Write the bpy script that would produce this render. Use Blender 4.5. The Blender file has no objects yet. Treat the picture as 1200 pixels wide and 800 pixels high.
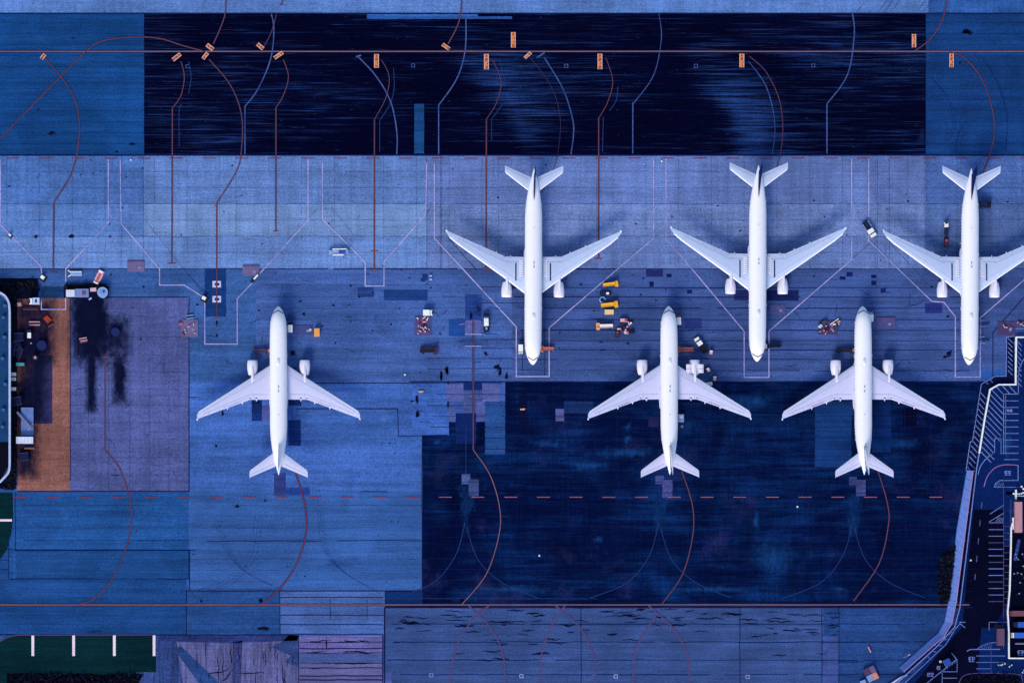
import bpy, math, random
from math import sin, cos, pi, radians as R
random.seed(7)
S = 3.165                      # photo pixels per metre on the ground
CAMH = 1200.0                  # flying height
NX, NY = 400.0, 600.0          # photo pixel straight under the camera
FULL = 1200 / S
scene = bpy.context.scene
col = scene.collection

# ------------------------------------------------------------------ camera
cam = bpy.data.objects.new('camera', bpy.data.cameras.new('camera'))
col.objects.link(cam)
cam.location = ((NX - 600) / S, (400 - NY) / S, CAMH)
cam.data.sensor_width = 36
cam.data.lens = 36 * CAMH / FULL
cam.data.shift_x = (600 - NX) / 1200
cam.data.shift_y = (NY - 400) / 1200
cam.data.clip_start = 1
cam.data.clip_end = 9000
scene.camera = cam

# ------------------------------------------------------------------ light
SUN_EL, SUN_AZ = 34, 200       # compass azimuth of the light, degrees clockwise from north (+Y)
w = bpy.data.worlds.new('World'); scene.world = w; w.use_nodes = True
nt = w.node_tree; nt.nodes.clear()
sky = nt.nodes.new('ShaderNodeTexSky'); sky.sky_type = 'NISHITA'; sky.sun_disc = False
sky.sun_elevation = R(SUN_EL); sky.sun_rotation = R(SUN_AZ)
sky.ozone_density = 2.5; sky.dust_density = 1.0
bg = nt.nodes.new('ShaderNodeBackground'); bg.inputs[1].default_value = 0.15
wo = nt.nodes.new('ShaderNodeOutputWorld')
nt.links.new(sky.outputs[0], bg.inputs[0]); nt.links.new(bg.outputs[0], wo.inputs[0])
sl = bpy.data.lights.new('sun', 'SUN'); sl.energy = 1.9; sl.angle = R(20); sl.color = (1, .91, .83)
so = bpy.data.objects.new('sun', sl); col.objects.link(so)
so.rotation_euler = (R(90 - SUN_EL), 0, R(180 - SUN_AZ)); so.location = (0, 0, 300)
scene.view_settings.view_transform = 'Standard'; scene.view_settings.look = 'None'
scene.view_settings.gamma = 1; scene.view_settings.exposure = 0.5
scene.view_settings.use_curve_mapping = False

# light reaching a level white surface, used to turn a paint tone into a base colour
LIGHT = (0.85, 0.90, 1.11)
def lin(c):
    c /= 255.0
    return c / 12.92 if c <= .04045 else ((c + .055) / 1.055) ** 2.4
def tone(r, g, b, k=1.0):
    return tuple(min(.92, max(.0015, lin(v) * k / l)) for v, l in zip((r, g, b), LIGHT)) + (1,)

# ------------------------------------------------------------------ helpers
def P(px, py, h=0.0):
    x = (px - NX) * (CAMH - h) / CAMH + NX
    y = (py - NY) * (CAMH - h) / CAMH + NY
    return ((x - 600) / S, (400 - y) / S)

def tag(o, label=None, cat=None, group=None, kind=None):
    if label: o['label'] = label
    if cat: o['category'] = cat
    if group: o['group'] = group
    if kind: o['kind'] = kind
    return o

class MB:
    def __init__(s): s.v = []; s.f = []; s.a = []
    def add(s, vs, fs, al=None):
        n = len(s.v); s.v += [tuple(p) for p in vs]; s.f += [tuple(i + n for i in f) for f in fs]
        s.a += al if al else [1.0] * len(vs)
        return s
    def box(s, cx, cy, cz, sx, sy, sz, rz=0, taper=1.0, ry=0):
        vs = []
        for k, z in enumerate((-sz / 2, sz / 2)):
            t = taper if k else 1
            for dx, dy in ((-1, -1), (1, -1), (1, 1), (-1, 1)):
                x, y, zz = dx * sx / 2 * t, dy * sy / 2 * t, z
                if ry: x, zz = x * cos(ry) + zz * sin(ry), -x * sin(ry) + zz * cos(ry)
                vs.append((cx + x * cos(rz) - y * sin(rz), cy + x * sin(rz) + y * cos(rz), cz + zz))
        return s.add(vs, [(3, 2, 1, 0), (4, 5, 6, 7), (0, 1, 5, 4), (1, 2, 6, 5), (2, 3, 7, 6), (3, 0, 4, 7)])
    def cyl(s, c, r, h, axis='z', n=14, r2=None):
        r2 = r if r2 is None else r2
        vs = []
        for k, rr in ((-.5, r), (.5, r2)):
            for i in range(n):
                a = 2 * pi * i / n
                u, v_, t = rr * cos(a), rr * sin(a), k * h
                vs.append({'z': (c[0] + u, c[1] + v_, c[2] + t), 'x': (c[0] + t, c[1] + u, c[2] + v_),
                           'y': (c[0] + v_, c[1] + t, c[2] + u)}[axis])
        fs = [(i, (i + 1) % n, (i + 1) % n + n, i + n) for i in range(n)]
        fs += [tuple(range(n))[::-1], tuple(range(n, 2 * n))]
        return s.add(vs, fs)
    def bar(s, a, b, t):
        d = [b[i] - a[i] for i in range(3)]; L = math.sqrt(sum(q * q for q in d)) or 1
        d = [q / L for q in d]; up = (0, 0, 1) if abs(d[2]) < .9 else (1, 0, 0)
        u = (d[1] * up[2] - d[2] * up[1], d[2] * up[0] - d[0] * up[2], d[0] * up[1] - d[1] * up[0])
        l = math.sqrt(sum(q * q for q in u)); u = [q / l * t / 2 for q in u]
        v = (d[1] * u[2] - d[2] * u[1], d[2] * u[0] - d[0] * u[2], d[0] * u[1] - d[1] * u[0])
        vs = [tuple(p[i] + e * u[i] + g * v[i] for i in range(3)) for p in (a, b) for e, g in ((-1, -1), (1, -1), (1, 1), (-1, 1))]
        return s.add(vs, [(3, 2, 1, 0), (4, 5, 6, 7), (0, 1, 5, 4), (1, 2, 6, 5), (2, 3, 7, 6), (3, 0, 4, 7)])
    def sheet(s, pts, z):
        return s.add([(x, y, z) for x, y in pts], [tuple(range(len(pts)))])
    def prism(s, pts, z0, z1):
        n = len(pts)
        return s.add([(x, y, z0) for x, y in pts] + [(x, y, z1) for x, y in pts],
                     [tuple(range(n))[::-1], tuple(range(n, 2 * n))] + [(i, (i + 1) % n, (i + 1) % n + n, i + n) for i in range(n)])
    def ribbon(s, pts, wd, z):
        n = len(pts); L = []; Rr = []
        for i in range(n):
            a = pts[max(i - 1, 0)]; b = pts[i]; c = pts[min(i + 1, n - 1)]
            d1 = (b[0] - a[0], b[1] - a[1]); d2 = (c[0] - b[0], c[1] - b[1])
            l1 = math.hypot(*d1); l2 = math.hypot(*d2)
            if l1 < 1e-6: d1, l1 = d2, l2
            if l2 < 1e-6: d2, l2 = d1, l1
            n1 = (-d1[1] / l1, d1[0] / l1); n2 = (-d2[1] / l2, d2[0] / l2)
            m = (n1[0] + n2[0], n1[1] + n2[1]); q = max(.35, (m[0] ** 2 + m[1] ** 2) / 2)
            k = wd / 2 / q
            L.append((b[0] + m[0] * k, b[1] + m[1] * k, z)); Rr.append((b[0] - m[0] * k, b[1] - m[1] * k, z))
        return s.add(L + Rr, [(i + n, i + 1 + n, i + 1, i) for i in range(n - 1)])
    def loft(s, rings, cap=True):
        n = len(rings[0]); vs = [p for r in rings for p in r]
        fs = [(k * n + i, k * n + (i + 1) % n, (k + 1) * n + (i + 1) % n, (k + 1) * n + i) for k in range(len(rings) - 1) for i in range(n)]
        if cap: fs += [tuple(range(n))[::-1], tuple((len(rings) - 1) * n + i for i in range(n))]
        return s.add(vs, fs)
    def mesh(s, name, mat, smooth=False):
        me = bpy.data.meshes.new(name); me.from_pydata(s.v, [], s.f)
        if any(a != 1.0 for a in s.a):
            at = me.attributes.new('fade', 'FLOAT', 'POINT')
            at.data.foreach_set('value', s.a)
        me.materials.append(mat); me.update()
        import bmesh
        bm = bmesh.new(); bm.from_mesh(me); bmesh.ops.recalc_face_normals(bm, faces=bm.faces)
        if all(abs(v.co.z - bm.verts[0].co.z if False else 0) < 1 for v in []): pass
        bm.to_mesh(me); bm.free()
        if smooth:
            me.polygons.foreach_set('use_smooth', [True] * len(me.polygons))
            try: me.set_sharp_from_angle(angle=R(40))
            except Exception: pass
        return me
    def build(s, name, mat, parent=None, smooth=False):
        o = bpy.data.objects.new(name, s.mesh(name, mat, smooth)); col.objects.link(o)
        if parent: o.parent = parent
        return o

def thing(name, label, cat, loc=(0, 0), rz=0, group=None, z=0):
    o = bpy.data.objects.new(name, None); col.objects.link(o)
    o.empty_display_size = .5; o.location = (loc[0], loc[1], z); o.rotation_euler = (0, 0, rz)
    return tag(o, label, cat, group)

def smooth_path(pts, n=7):
    out = []
    for i in range(len(pts) - 1):
        p0 = pts[max(i - 1, 0)]; p1 = pts[i]; p2 = pts[i + 1]; p3 = pts[min(i + 2, len(pts) - 1)]
        for k in range(n):
            t = k / n
            out.append(tuple(.5 * (2 * p1[j] + (p2[j] - p0[j]) * t + (2 * p0[j] - 5 * p1[j] + 4 * p2[j] - p3[j]) * t * t +
                                   (3 * p1[j] - p0[j] - 3 * p2[j] + p3[j]) * t ** 3) for j in (0, 1)))
    return out + [pts[-1]]

# ------------------------------------------------------------------ materials
class NT:
    def __init__(s, name):
        s.m = bpy.data.materials.new(name); s.m.use_nodes = True; s.t = s.m.node_tree; s.t.nodes.clear()
        s.out = s.t.nodes.new('ShaderNodeOutputMaterial'); s.b = s.t.nodes.new('ShaderNodeBsdfPrincipled')
        s.t.links.new(s.b.outputs[0], s.out.inputs[0])
        g = s.t.nodes.new('ShaderNodeNewGeometry'); s.pos = g.outputs['Position']
    def l(s, a, b):
        if hasattr(a, 'is_output') or isinstance(a, bpy.types.NodeSocket): s.t.links.new(a, b)
        else: b.default_value = a
    def math(s, op, a, b=0.0, c=0.0, clamp=False):
        n = s.t.nodes.new('ShaderNodeMath'); n.operation = op; n.use_clamp = clamp
        s.l(a, n.inputs[0]); s.l(b, n.inputs[1]); s.l(c, n.inputs[2]); return n.outputs[0]
    def noise(s, scale, sx=1, sy=1, detail=4, rough=.6, off=0, warp=0):
        m = s.t.nodes.new('ShaderNodeMapping'); s.l(s.pos, m.inputs[0]); m.inputs['Scale'].default_value = (sx, sy, 1)
        m.inputs['Location'].default_value = (off, off * 1.7, off)
        n = s.t.nodes.new('ShaderNodeTexNoise'); s.l(m.outputs[0], n.inputs[0])
        n.inputs['Scale'].default_value = scale; n.inputs['Detail'].default_value = detail; n.inputs['Roughness'].default_value = rough
        n.inputs['Distortion'].default_value = warp
        return n.outputs[0]
    def ramp(s, v, a, b, lo=0.0, hi=1.0):
        n = s.t.nodes.new('ShaderNodeMapRange'); n.interpolation_type = 'SMOOTHSTEP'
        s.l(v, n.inputs[0]); n.inputs[1].default_value = a; n.inputs[2].default_value = b
        n.inputs[3].default_value = lo; n.inputs[4].default_value = hi; return n.outputs[0]
    def mix(s, f, a, b):
        n = s.t.nodes.new('ShaderNodeMix'); n.data_type = 'RGBA'
        s.l(f, n.inputs[0]); s.l(a, n.inputs[6]); s.l(b, n.inputs[7]); return n.outputs[2]
    def gain(s, c, v):
        n = s.t.nodes.new('ShaderNodeVectorMath'); n.operation = 'SCALE'; s.l(c[:3] if isinstance(c, tuple) else c, n.inputs[0]); s.l(v, n.inputs[3]); return n.outputs[0]
    def dist(s, cx, cy):
        n = s.t.nodes.new('ShaderNodeVectorMath'); n.operation = 'DISTANCE'; s.l(s.pos, n.inputs[0]); n.inputs[1].default_value = (cx, cy, 0); return n.outputs['Value']
    def end(s, c, rough=.85, spec=.25, metal=0):
        s.l(c, s.b.inputs['Base Color']); s.l(rough, s.b.inputs['Roughness'])
        s.b.inputs['Specular IOR Level'].default_value = spec; s.b.inputs['Metallic'].default_value = metal
        return s.m

_pc = {}
def pave(c, style='plain', var=.19, seed=0, c2=None):
    key = (c, style, var, seed, c2)
    if key in _pc: return _pc[key]
    n = NT('pavement_' + style); base = tone(*c)
    grain = n.noise(1.7, detail=3, rough=.85, off=seed)
    blot = n.noise(.045, detail=5, rough=.62, off=seed + 3, warp=.6)
    lane = n.noise(.35, sx=.035, sy=1.0, detail=4, rough=.65, off=seed + 9)
    g = n.ramp(grain, .33, .67, 1 - var * 1.5, 1 + var * 1.5)
    b = n.ramp(blot, .3, .7, 1 - var, 1 + var)
    k = n.math('MULTIPLY', g, b)
    hair = n.noise(3.2, sx=.03, sy=1.0, detail=3, rough=.75, off=seed + 60)
    k = n.math('MULTIPLY', k, n.ramp(hair, .34, .66, .86, 1.13))
    pit = n.noise(1.3, detail=3, rough=.6, off=seed + 77)
    k = n.math('MULTIPLY', k, n.ramp(pit, .64, .76, 1.0, .78))
    if style == 'lane':
        k = n.math('MULTIPLY', k, n.ramp(lane, .3, .7, 1 - var * 1.1, 1 + var * 1.0))
    if style == 'slab':       # cast bays, brushed both ways
        vx = n.noise(.5, sx=1, sy=.05, detail=3, off=seed + 5)
        k = n.math('MULTIPLY', k, n.ramp(lane, .3, .7, 1 - var * .55, 1 + var * .55))
        k = n.math('MULTIPLY', k, n.ramp(vx, .3, .7, 1 - var * .5, 1 + var * .5))
        spots = n.noise(.9, detail=2, rough=.4, off=seed + 31)
        k = n.math('MULTIPLY', k, n.ramp(spots, .72, .78, 1.0, .55))
    if style == 'plank':
        vx = n.noise(.8, sx=1, sy=.04, detail=5, rough=.75, off=seed + 5)
        k = n.math('MULTIPLY', k, n.ramp(vx, .3, .62, .5, 1.15))
    c_ = n.gain(base, k)
    if style == 'worn':       # dark overlay scraped along its length
        s1 = n.noise(1.4, sx=.022, sy=1.0, detail=5, rough=.72, off=seed)
        s2 = n.noise(4.2, sx=.012, sy=1.0, detail=3, rough=.7, off=seed + 11)
        big = n.noise(.018, sx=.6, sy=1.6, detail=3, off=seed + 2)
        rings = 0.0
        for (px, py, r0, r1, r2, amp) in ((788, 178, 62, 92, 160, .11), (520, 178, 68, 100, 180, .09)):
            d = n.dist((px - 600) / S, (400 - py) / S)
            m_ = n.math('MULTIPLY', n.ramp(d, r0 / S, r1 / S), n.ramp(d, r1 / S, r2 / S, 1, 0))
            sx_ = n.t.nodes.new('ShaderNodeSeparateXYZ'); n.l(n.pos, sx_.inputs[0])
            m_ = n.math('MULTIPLY', m_, n.ramp(sx_.outputs[0], (px - 600 - 10) / S, (px - 600 + 50) / S))
            rings = n.math('ADD', rings, n.math('MULTIPLY', m_, amp))
        v = n.math('ADD', n.math('MULTIPLY', s1, .55), n.math('MULTIPLY', s2, .45))
        v = n.math('ADD', v, n.math('MULTIPLY', n.math('SUBTRACT', big, .5), .35))
        v = n.math('ADD', v, rings)
        f = n.ramp(v, .52, .74)
        c_ = n.mix(f, c_, n.gain(tone(*c2), k))
        fl = n.noise(2.2, sx=.12, sy=1.6, detail=3, rough=.7, off=seed + 40)
        c_ = n.mix(n.ramp(fl, .70, .76, 0, .55), c_, tone(85, 120, 190))
    if style == 'cloudy':     # dark overlay, washed in patches
        s1 = n.noise(.55, sx=.045, sy=1.0, detail=5, rough=.7, off=seed)
        big = n.noise(.03, sx=.8, sy=1.0, detail=5, rough=.6, off=seed + 2, warp=1)
        s2 = n.noise(2.4, sx=.03, sy=1.0, detail=4, rough=.75, off=seed + 21)
        v = n.math('ADD', n.math('MULTIPLY', s1, .35), n.math('MULTIPLY', big, .45))
        v = n.math('ADD', v, n.math('MULTIPLY', s2, .22))
        f = n.ramp(v, .46, .70)
        c_ = n.mix(f, c_, n.gain(tone(*c2), k))
        gy = n.noise(.05, detail=4, rough=.65, off=seed + 50)
        c_ = n.mix(n.ramp(gy, .56, .72, 0, .55), c_, n.gain(tone(34, 40, 92), k))
        nx = n.noise(1.0, sx=1, sy=.06, detail=3, rough=.7, off=seed + 33)
        c_ = n.gain(c_, n.ramp(nx, .35, .65, .88, 1.12))
    _pc[key] = n.end(c_, .95, 0.0 if style in ('worn', 'cloudy') else .04)
    return _pc[key]

def paintline(c, wear=.45, name='line_paint', under=(30, 50, 110)):
    n = NT(name)
    a = n.noise(1.1, detail=4, rough=.75); b = n.noise(.08, detail=2, off=5)
    f = n.ramp(n.math('ADD', n.math('MULTIPLY', a, .6), n.math('MULTIPLY', b, .4)), .36, .62, wear, 0)
    return n.end(n.mix(f, tone(*c), tone(*under)), .8, .2)

_mc = {}
def paint(c, rough=.45, spec=.4, name='vehicle_paint', dirt=.12, metal=0):
    key = (c, rough, spec, name, dirt, metal)
    if key not in _mc:
        n = NT(name)
        k = n.ramp(n.noise(.7, detail=4, rough=.7), .3, .7, 1 - dirt, 1 + dirt * .4)
        _mc[key] = n.end(n.gain(tone(*c), k), rough, spec, metal)
    return _mc[key]

def fading(c, name, lo=.35, hi=.65, scale=.25, amt=1.0, sx=1, sy=1, rag=1.5):
    """a stain: soft outline from the mesh's fade attribute, broken up by noise"""
    n = NT(name)
    at = n.t.nodes.new('ShaderNodeAttribute'); at.attribute_name = 'fade'
    v = n.math('ADD', at.outputs['Fac'], n.math('MULTIPLY', n.math('SUBTRACT', n.noise(scale, sx=sx, sy=sy, detail=5, rough=.7), .5), rag))
    f = n.math('MULTIPLY', n.ramp(v, lo, hi), amt)
    f = n.math('MULTIPLY', f, n.ramp(at.outputs['Fac'], 0, .12))
    n.end(tone(*c), .9, .1)
    tr = n.t.nodes.new('ShaderNodeBsdfTransparent'); mx = n.t.nodes.new('ShaderNodeMixShader')
    n.l(f, mx.inputs[0]); n.t.links.new(tr.outputs[0], mx.inputs[1]); n.t.links.new(n.b.outputs[0], mx.inputs[2])
    n.t.links.new(mx.outputs[0], n.out.inputs[0])
    return n.m

BLACK = paint((12, 14, 30), .6, .3, 'dark_rubber')
WHITE = paint((236, 240, 250), .4)
GLASS = paint((6, 12, 36), .12, .6, 'dark_glass', 0)
M_FUS = paint((255, 230, 255), .45, .3, 'fuselage_paint', .03)
M_WING = paint((190, 194, 239), .6, .2, 'wing_paint', .05); M_WINGB = paint((180, 196, 240), .6, .2, 'wing_paint', .05)
M_EDGE = paint((255, 232, 255), .4, .4, 'leading_edge_metal', .03)
M_NAC = paint((216, 216, 248), .5, .3, 'nacelle_paint', .04)
M_NAVY = paint((6, 30, 96), .85, .05, 'navy_livery', .05)
M_DARKLINE = paint((20, 34, 90), .6, .2, 'panel_gap', 0)
M_GREY = paint((120, 130, 160), .5, .3, 'grey_metal')

# ------------------------------------------------------------------ pavement
Z = {'n': 0}
def rect(x0, y0, x1, y1): return [P(x0, y1), P(x1, y1), P(x1, y0), P(x0, y0)]
def patch(name, poly, z, mat, kind='structure'):
    return tag(MB().sheet(poly, z).build(name, mat), kind=kind)
E = 700
# level 0: one sheet to the horizon
patch('ground', [(-4000, -4000), (4000, -4000), (4000, 4000), (-4000, 4000)], 0, pave((40, 82, 160), 'lane'))
lv = [0.012 * i for i in range(14)]
big = [  # tones near edges and corners have lens falloff darkened into the colour
 ('apron', -E, -E, 1200 + E, 15.5, (82, 116, 183), 'slab', 1),
 ('apron', 1088, -E, 1200 + E, 15.5, (44, 85, 157), 'slab', 2, 2),
 ('taxiway', -E, 16.5, 169, 181.5, (19, 64, 126), 'lane', 3),
 ('taxiway', 1085, 16.5, 1200 + E, 181.5, (20, 57, 117), 'lane', 4),
 ('apron', -E, 182.5, 168, 239, (71, 106, 175), 'slab', 5),
 ('apron', 168, 182.5, 500, 239, (87, 116, 179), 'slab', 6),
 ('apron', 500, 182.5, 1085, 239, (91, 112, 175), 'slab', 7),
 ('apron', 1085, 182.5, 1200 + E, 239, (67, 94, 158), 'slab', 8),
 ('apron', -E, 239, 168, 277, (83, 116, 183), 'slab', 9),
 ('apron', 168, 239, 500, 277, (105, 133, 189), 'slab', 10),
 ('apron', 500, 239, 1085, 277, (100, 122, 181), 'slab', 11),
 ('apron', 1085, 239, 1200 + E, 315, (74, 98, 156), 'slab', 12),
 ('apron', -E, 277, 500, 315, (95, 126, 191), 'slab', 13),
 ('apron', 500, 277, 1085, 315, (92, 114, 175), 'slab', 14),
 ('apron', -E, 315, 300, 447, (51, 84, 147), 'lane', 15),
 ('apron', 300, 315, 600, 447, (61, 88, 155), 'lane', 16),
 ('apron', 600, 315, 1200 + E, 433, (58, 80, 142), 'lane', 17),
 ('apron', 600, 433, 1150, 447, (64, 88, 154), 'lane', 18),
 ('apron', 221, 447, 495, 575, (60, 96, 174), 'lane', 19),
 ('apron', 221, 575, 495, 692, (51, 88, 157), 'lane', 20),
 ('apron', 16, 577, 221, 644, (33, 78, 145), 'lane', 21),
 ('apron', -E, 600, 16, 678, (31, 74, 139), 'lane', 22),
 ('apron', 18, 644.5, 222, 678, (27, 68, 129), 'lane', 23),
 ('taxiway', -E, 678, 218.5, 743, (26, 66, 128), 'lane', 24),
 ('taxiway', 218.5, 692, 328, 744, (35, 70, 132), 'lane', 25),
 ('taxiway', 328, 692, 451, 743, (67, 95, 162), 'lane', 26),
 ('taxiway', 451, 711, 965, 1500, (52, 74, 131), 'lane', 27),
 ('taxiway', 965, 711, 1200 + E, 1500, (34, 63, 123), 'lane', 28),
 ('apron', 183, 744, 350, 1500, (84, 87, 141), 'plank', 29),
 ('apron', 350, 744, 448.5, 1500, (100, 99, 158), 'lane', 30),
 ('apron', -E, 743, 183, 1500, (41, 72, 125), 'lane', 31),
]
for b in big:
    patch(b[0], rect(*b[1:5]), lv[b[8] if len(b) > 8 else 1], pave(b[5], b[6], seed=b[7]))
patch('taxiway', rect(169, 16.5, 1085, 181.5), lv[1], pave((0, 5, 33), 'worn', .2, 2, (36, 66, 134)))
DARK = pave((2, 13, 52), 'cloudy', .26, 4, (14, 48, 108))
patch('apron', [P(600, 447), P(1190, 447), P(1190, 452), P(1134, 712), P(451, 712), P(451, 692), P(495, 692), P(495, 510), P(524, 510), P(524, 447)], lv[2], DARK)
patch('apron', [P(524, 447), P(524, 494), P(534, 494), P(534, 486), P(568, 486), P(568, 470), P(592, 470), P(592, 447)][::-1], lv[3], pave((56, 84, 158), 'lane', seed=40))
patch('apron', rect(483, 447, 526, 509.5), lv[3], pave((56, 92, 172), 'lane', seed=41))

# repaired bays and odd rectangles (x0,y0,x1,y1,tone)
reps = [
 (485.5, 122, 497, 180, (24, 66, 124)), (430, 17, 560, 19.5, (48, 90, 168)), (430, 19.5, 600, 22.5, (42, 86, 164)),
 (240, 315.5, 265, 371, (22, 54, 118)), (450, 339.5, 501, 352, (28, 58, 124)), (419, 337, 438, 348, (40, 66, 136)),
 (545, 345, 564.5, 391, (36, 60, 132)), (526, 374, 545, 394, (30, 68, 146)), (545, 375, 564, 391.5, (84, 92, 160)),
 (757, 315.5, 777, 324, (36, 44, 112)), (781, 321, 787, 325, (18, 30, 92)), (761, 330, 766, 336, (18, 32, 92)), (805, 339.5, 811, 344, (20, 34, 96)),
 (860, 340, 935, 352, (30, 42, 106)), (900, 340, 936, 352.5, (22, 34, 94)), (1084, 355, 1104, 367, (34, 44, 112)), (984, 324, 991, 328, (16, 28, 86)),
 (992, 319, 999, 324, (18, 30, 90)), (1021, 322, 1027, 326, (14, 26, 84)), (1021, 329, 1027, 334, (14, 26, 84)), (1032, 338, 1038, 343, (16, 30, 90)),
 (815, 373, 822, 385, (40, 52, 118)), (802, 373, 822, 385, (38, 50, 116)), (495, 321, 501, 329, (26, 52, 120)), (493, 326, 498, 330, (24, 50, 118)),
 (522.5, 450, 543, 470, (76, 86, 150)), (565.5, 450, 586, 470, (78, 88, 152)), (543, 457, 567, 484, (66, 78, 140)), (524, 477, 534, 494, (66, 80, 144)),
 (558, 470, 568.5, 494, (68, 80, 144)), (543, 448, 565, 457, (16, 42, 108)), (568.5, 470, 592, 532, (36, 72, 136)), (534, 484, 558, 520, (10, 32, 88)),
 (541, 555, 551, 567, (66, 82, 140)), (549, 561, 561, 581, (60, 72, 126)), (768, 557, 778, 567, (60, 66, 126)), (776, 562, 788, 583, (64, 68, 128)),
 (995, 558.5, 1004, 568.5, (54, 62, 122)), (1003, 562, 1014.5, 581, (60, 66, 126)), (651, 479, 661, 493, (84, 88, 154)), (661, 470, 695, 484, (24, 50, 108)),
 (760, 488, 772, 500, (30, 34, 84)), (978, 480, 987, 494, (52, 60, 116)), (985, 470, 1000, 486, (24, 52, 112)), (955, 470, 998, 547, (20, 54, 116)),
 (1022, 470, 1044, 530, (14, 42, 104)), (629, 463, 640, 475, (12, 20, 66)), (608, 458, 618, 500, (6, 14, 54)), (1058, 478, 1074, 500, (3, 8, 44)),
 (295, 467, 307, 493, (18, 44, 108)), (307, 475, 316, 493, (74, 84, 156)), (338, 468, 353, 475, (16, 42, 104)), (341, 475, 352, 492, (50, 82, 158)),
 (338, 492, 352.5, 522, (16, 42, 106)), (321, 554, 335, 580.5, (42, 54, 116)), (335, 571, 363, 580, (32, 58, 132)),
 (82, 349, 221, 575, (74, 84, 144)), (127, 349, 221, 422, (72, 88, 152)), (20, 350, 82.5, 575, (126, 84, 82)), (40, 416, 61.5, 496, (44, 44, 86)),
 (0, 350, 33, 545, (18, 22, 56)), (-60, 326, 45, 350, (8, 14, 40)), (49, 336, 77, 349, (26, 56, 106)), (963, 745, 983, 860, (56, 74, 138)),
 (149.5, 405, 153, 411, (40, 90, 160)), (640, 315, 700, 316, (20, 30, 80)), (448, 787, 459, 860, (70, 84, 156)),
 (452, 693, 495, 708, (14, 44, 104)),
 (975, 576, 990, 579, (2, 6, 34)), (508, 575, 508.5, 578, (3, 8, 40)), (1179, 576, 1190, 579, (3, 10, 40)), (592, 575.5, 606, 578, (2, 8, 40)),
 (1072, 574, 1086, 579, (2, 6, 34)), (350, 746, 448, 765, (96, 92, 156)), (350, 766, 448, 776, (62, 78, 140)),
]
def wrect(x0, y0, x1, y1, a=.22):
    pts = []
    for p, q in (((x0, y1), (x1, y1)), ((x1, y1), (x1, y0)), ((x1, y0), (x0, y0)), ((x0, y0), (x0, y1))):
        L = math.hypot(q[0] - p[0], q[1] - p[1]); n = max(1, int(L / 4))
        for k in range(n): pts.append(P(p[0] + (q[0] - p[0]) * k / n + random.uniform(-a, a), p[1] + (q[1] - p[1]) * k / n + random.uniform(-a, a)))
    return pts
for i, r in enumerate(reps):
    sty = 'slab' if r[4] in ((74, 84, 144), (72, 88, 152), (126, 84, 82)) else 'lane'
    patch('pavement_patch', wrect(*r[:4]), lv[4 + i % 3], pave(r[4], sty, .2, i))
for x, y in ((305.5, 703.5), (541, 702.5)):
    patch('pavement_patch', [P(x - 2.6, y - 1.4), P(x + 1.2, y - 3), P(x + 2.8, y + .8), P(x - .8, y + 3)][::-1], lv[8], pave((3, 6, 36)))
# broken ground at the bottom left
patch('pavement_patch', [P(183, 744), P(206, 748), P(214, 800), P(214, 900), P(150, 900), P(160, 787), P(183, 787)][::-1], lv[7], pave((48, 68, 130), 'plank', .3, 61))
patch('pavement_patch', [P(204, 760), P(212, 757), P(262, 805), P(262, 820), P(244, 815)][::-1], lv[8], pave((36, 62, 120), 'lane', .2, 62))
patch('pavement_patch', [P(183, 744), P(350, 744), P(348, 750), P(270, 753), P(190, 751)][::-1], lv[8], pave((42, 56, 118), 'lane', .3, 63))
patch('pavement_patch', [P(338, 744), P(350, 744), P(350, 782), P(334, 775), P(341, 768), P(318, 758), P(330, 752)][::-1], lv[8], pave((46, 66, 124), 'lane', .3, 64))
patch('pavement_patch', [P(273, 752), P(284, 750), P(282, 800), P(272, 800)][::-1], lv[8], pave((50, 56, 110), 'plank', .3, 65))
# grass, left edge and bottom left
GREEN = pave((2, 34, 44), 'lane', .22, 70)
gl = smooth_path([(15, 577), (15, 610), (11, 632), (0, 655), (-60, 720)])
patch('lawn', [P(*p) for p in [(-300, 577)] + gl + [(-300, 720)]][::-1], lv[6], GREEN)
patch('lawn', [P(*p) for p in [(-300, 800), (-300, 780), (0, 751), (8, 747), (20, 743.5), (183, 743.5), (183, 787), (165, 790), (160, 860), (-300, 860)]][::-1], lv[6], GREEN)

# joints and seams: (points) in photo pixels, width in px
JD = paint((10, 22, 78), .9, .1, 'joint_sealant', 0)
def veil(c, amt, name):      # thin weathered film: lets most of the paving show
    n = NT(name); n.end(tone(*c), .95, .0)
    tr = n.t.nodes.new('ShaderNodeBsdfTransparent'); mx = n.t.nodes.new('ShaderNodeMixShader')
    n.l(n.math('MULTIPLY', n.ramp(n.noise(.3, detail=4, rough=.7), .35, .6, .35, 1), amt), mx.inputs[0])
    n.t.links.new(tr.outputs[0], mx.inputs[1]); n.t.links.new(n.b.outputs[0], mx.inputs[2]); n.t.links.new(mx.outputs[0], n.out.inputs[0]); return n.m
JS = veil((4, 16, 66), .5, 'joint_sealant')
def wob(x0, y0, x1, y1, amp=.35, step=14):
    L = math.hypot(x1 - x0, y1 - y0); n = max(1, int(L / step)); nx, ny = -(y1 - y0) / L, (x1 - x0) / L
    return [(x0 + (x1 - x0) * i / n + nx * random.uniform(-amp, amp), y0 + (y1 - y0) * i / n + ny * random.uniform(-amp, amp)) for i in range(n + 1)]
jd = MB(); js = MB(); jz = lv[8]
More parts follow.
